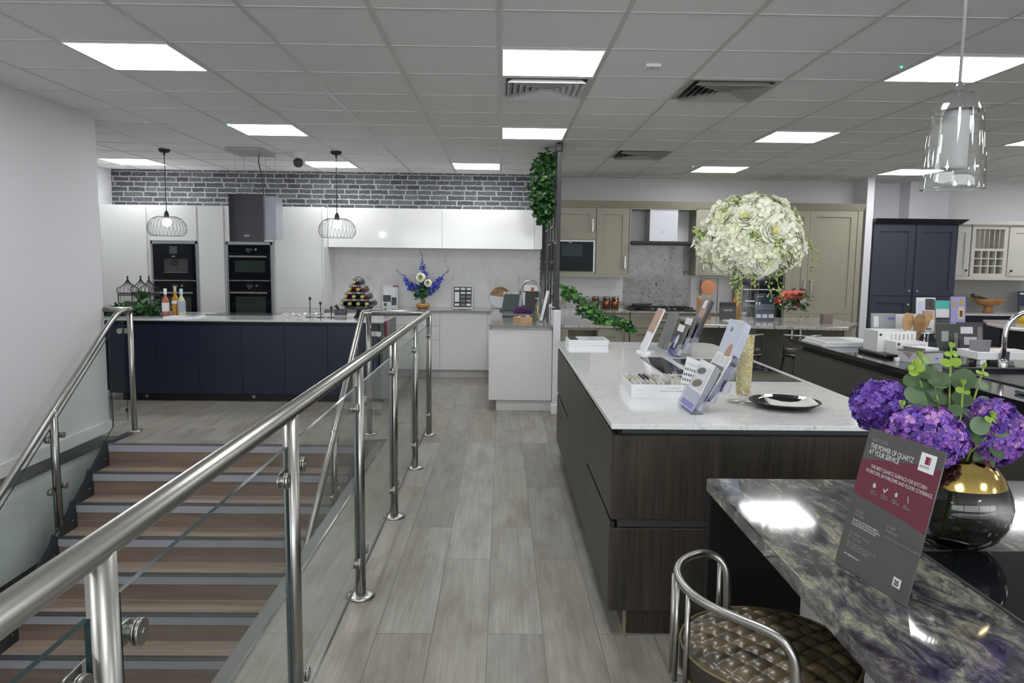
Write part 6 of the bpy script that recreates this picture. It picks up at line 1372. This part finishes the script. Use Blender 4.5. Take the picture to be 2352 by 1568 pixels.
M_eu = mat('eucalyptus_leaf', (.055, .10, .04), .55); M_eu2 = mat('young_eucalyptus', (.22, .34, .04), .5); M_eu3 = mat('pale_eucalyptus', (.11, .175, .10), .55)
def disc_leaf(m, c, nrm, r, mi):
    c = Vector(c); nz = Vector(nrm).normalized(); x_ = nz.orthogonal().normalized(); y_ = nz.cross(x_); vs = [c]
    for k in range(12): a = 2*PI*k/12; vs.append(c+(x_*math.cos(a)*1.0+y_*math.sin(a)*.85)*r+nz*r*.18)
    m.add(vs, [(0, 1+k, 1+(k+1) % 12) for k in range(12)], mi, True)
def euc(pts_, leaves, seed):
    rr = random.Random(seed); m = MB(); P = [Vector(p) for p in pts_]; m.tube(P, .0022, 6, mi=1)
    for f, r, mi in leaves:
        k = min(len(P)-2, int(f*(len(P)-1))); p = P[k].lerp(P[k+1], f*(len(P)-1)-k); d = (P[k+1]-P[k]).normalized(); s_ = d.cross(Vector((rr.uniform(-.3, .3), -1, .2))).normalized()
        for sg in (-1, 1): disc_leaf(m, p+s_*sg*r*.95, (d*.6+Vector((rr.uniform(-.3, .3), -.8, rr.uniform(0, .5)))), r, mi)
    tip = P[-1]
    for k in range(5): m.leaf(tip, (rr.uniform(-.6, .6), rr.uniform(-.6, .3), 1), (0, -1, 0), .014, .008, 1)
    obj('eucalyptus_stem', m, [M_eu, M_eu2, M_eu3], t, fix=False)
B0 = (VX2, VY2, 1.02)
euc([B0, (1.0, 1.6, 1.15), (1.005, 1.62, 1.25), (1.002, 1.62, 1.345)], [(.60, .026, 0), (.74, .030, 0), (.88, .014, 1), (.95, .009, 1)], 1)
euc([B0, (.98, 1.6, 1.14), (.955, 1.62, 1.22), (.935, 1.62, 1.275), (.922, 1.62, 1.305)], [(.5, .024, 2), (.62, .026, 2), (.78, .020, 0), (.9, .012, 1), (.98, .008, 1)], 2)
euc([B0, (1.04, 1.6, 1.15), (1.06, 1.62, 1.22), (1.078, 1.62, 1.300)], [(.5, .026, 2), (.68, .022, 2), (.84, .014, 2), (.95, .008, 1)], 3)
euc([B0, (1.03, 1.57, 1.12), (1.05, 1.55, 1.16), (1.055, 1.545, 1.205)], [(.35, .030, 0), (.6, .030, 0), (.82, .024, 2), (.95, .010, 1)], 4)
euc([B0, (1.0, 1.58, 1.13), (1.01, 1.58, 1.20), (1.022, 1.60, 1.265)], [(.5, .024, 2), (.7, .018, 0), (.93, .010, 1)], 5)
euc([(.95, 1.6, 1.13), (.90, 1.57, 1.19), (.872, 1.57, 1.222)], [(.5, .012, 0), (.8, .010, 1)], 6)
euc([B0, (.99, 1.6, 1.15), (.97, 1.62, 1.26), (.955, 1.66, 1.32)], [(.7, .022, 0), (.85, .012, 0), (.95, .01, 1)], 7)
obj('stems_in_vase', MB().tube([(VX2-.02, VY2, .92), (VX2, VY2, 1.1)], .004, 6).tube([(VX2+.02, VY2, .92), (VX2-.01, VY2, 1.1)], .004, 6), M_stem, t)

# glass pendant
GXp, GYp = 1.085, 1.80
t = thing('glass_pendant_lamp', 'ribbed clear glass pendant lamp with chrome cap hanging at top right', 'pendant lamp', (GXp, GYp, CEIL))
obj('cord', MB().cyl((GXp, GYp, 1.96), (GXp, GYp, CEIL), .0035, n=10), mat('clear_grey_cord', (.42, .42, .42), .3), t)
obj('cap', MB().lathe([(.053, 1.893), (.051, 1.900), (.034, 1.934), (.012, 1.936), (.010, 1.955), (.004, 1.963), (0, 1.963)], (GXp, GYp, 0), 32), M_chrome, t)
gl_ = MB(); nn = 48; rows_ = [(.055, 1.894), (.057, 1.87), (.062, 1.82), (.067, 1.765), (.071, 1.715), (.070, 1.71), (.064, 1.709), (.063, 1.713), (.060, 1.755), (.056, 1.82), (.051, 1.875)]
vs = []
for i, (r, z) in enumerate(rows_):
    for k in range(nn):
        a = 2*PI*k/nn; rr = r*(1+(.012*math.sin(k*PI*2/4+i*.6) if 0 < i < 4 else 0)); vs.append((GXp+rr*math.cos(a), GYp+rr*math.sin(a), z))
gl_.add(vs, [(i*nn+k, i*nn+(k+1) % nn, (i+1)*nn+(k+1) % nn, (i+1)*nn+k) for i in range(len(rows_)-1) for k in range(nn)], 0, True)
obj('glass_shade', gl_, M_cglass, t)
obj('frosted_tube', MB().lathe([(.028, 1.893), (.028, 1.765), (.025, 1.758), (0, 1.758)], (GXp, GYp, 0), 24), mat('frosted_glass', (.55, .56, .58), .5), t)

# bar stool in the foreground
SX, SY, SZ = .62, 1.60, .672
t = thing('quilted_bar_stool', 'foreground bar stool with quilted bronze leather seat and steel back rail', 'bar stool', (SX, SY, 0))
M_bron = mat('bronze_leather', (.11, .085, .048), .34, coat=.15); nn_ = N(M_bron); nn_.link(nn_.ramp(nn_.noise(nn_.map(), 22, 4, .6), [(.35, (.035, .027, .017)), (.65, (.14, .108, .06))]), 'Base Color')
R_ = .195; m = MB(); GN = 110; idx = {}; vs = []; fs = []
for i in range(GN+1):
    for j in range(GN+1):
        x, y = (i/GN*2-1)*R_, (j/GN*2-1)*R_
        if x*x+y*y <= (R_*1.004)**2:
            u = (x*.80+y*.60)/.043; v_ = (x*.60-y*.95)/.043
            q = abs(math.sin(u*PI))**.4*abs(math.sin(v_*PI))**.4; r2 = (x*x+y*y)/R_**2
            idx[(i, j)] = len(vs); vs.append((SX+x, SY+y, SZ-.022+.020*(1-r2**2)+.012*q*(1-r2**6)))
for i in range(GN):
    for j in range(GN):
        k4 = [(i, j), (i+1, j), (i+1, j+1), (i, j+1)]
        if all(k in idx for k in k4): fs.append(tuple(idx[k] for k in k4))
m.add(vs, fs, 0, True); obj('quilted_seat', m, M_bron, t)
obj('seat_side', MB().lathe([(.194, SZ-.021), (.199, SZ-.03), (.200, SZ-.07), (.192, SZ-.082), (0, SZ-.082)], (SX, SY, 0), 56), mat('dark_bronze_leather', (.028, .022, .014), .35), t)
M_pipe = mat('gold_piping', (.16, .13, .06), .4)
for z in (SZ-.020, SZ-.076): obj('piping', MB().tube([(SX+.1975*math.cos(k*PI/32), SY+.1975*math.sin(k*PI/32), z) for k in range(64)], .0033, 6, closed=True), M_pipe, t)
path = [(.575, 1.775, .60), (.575, 1.775, .745), (.568, 1.782, .775), (.545, 1.795, .793), (.505, 1.788, .80), (.455, 1.748, .80), (.424, 1.69, .80), (.414, 1.62, .80), (.424, 1.55, .80), (.452, 1.49, .80), (.495, 1.438, .80), (.535, 1.395, .80), (.560, 1.368, .793), (.575, 1.352, .770), (.580, 1.348, .735), (.580, 1.348, .56)]
# smooth the rail
def smooth(P, it=2):
    P = [Vector(p) for p in P]
    for _ in range(it):
        Q = [P[0]]
        for a, b_ in zip(P, P[1:]): Q += [a.lerp(b_, .25), a.lerp(b_, .75)]
        P = Q+[P[-1]]
    return P
obj('back_rail', MB().tube(smooth(path), .0098, 14), M_steel, t)
for x, y in ((.412, 1.66), (.412, 1.625), (.420, 1.56), (.558, 1.787)): obj('rail_rod', MB().cyl((x, y, .555 if x < .5 else .6), (x, y, .80 if x < .5 else .775), .0062, n=10), M_steel, t)
obj('rail_bracket', MB().tube([(.412, 1.66, .557), (.45, 1.65, .557), (SX, SY, .565)], .008, 8).tube([(.420, 1.56, .557), (SX, SY, .565)], .008, 8).tube([(.58, 1.348, .562), (SX, SY, .568)], .008, 8).tube([(.575, 1.775, .60), (SX, SY, .568)], .008, 8), M_steel, t)
obj('pedestal', MB().lathe([(0, .59), (.05, .588), (.035, .54), (.03, .05), (.10, .03), (.19, .012), (.20, 0), (0, 0)], (SX, SY, 0), 36), M_iron, t)
for k in range(4):
    a = PI/4+k*PI/2; obj('leg', MB().tube([(SX+.08*math.cos(a), SY+.08*math.sin(a), .588), (SX+.17*math.cos(a), SY+.17*math.sin(a), .01)], .013, 10), M_iron, t)
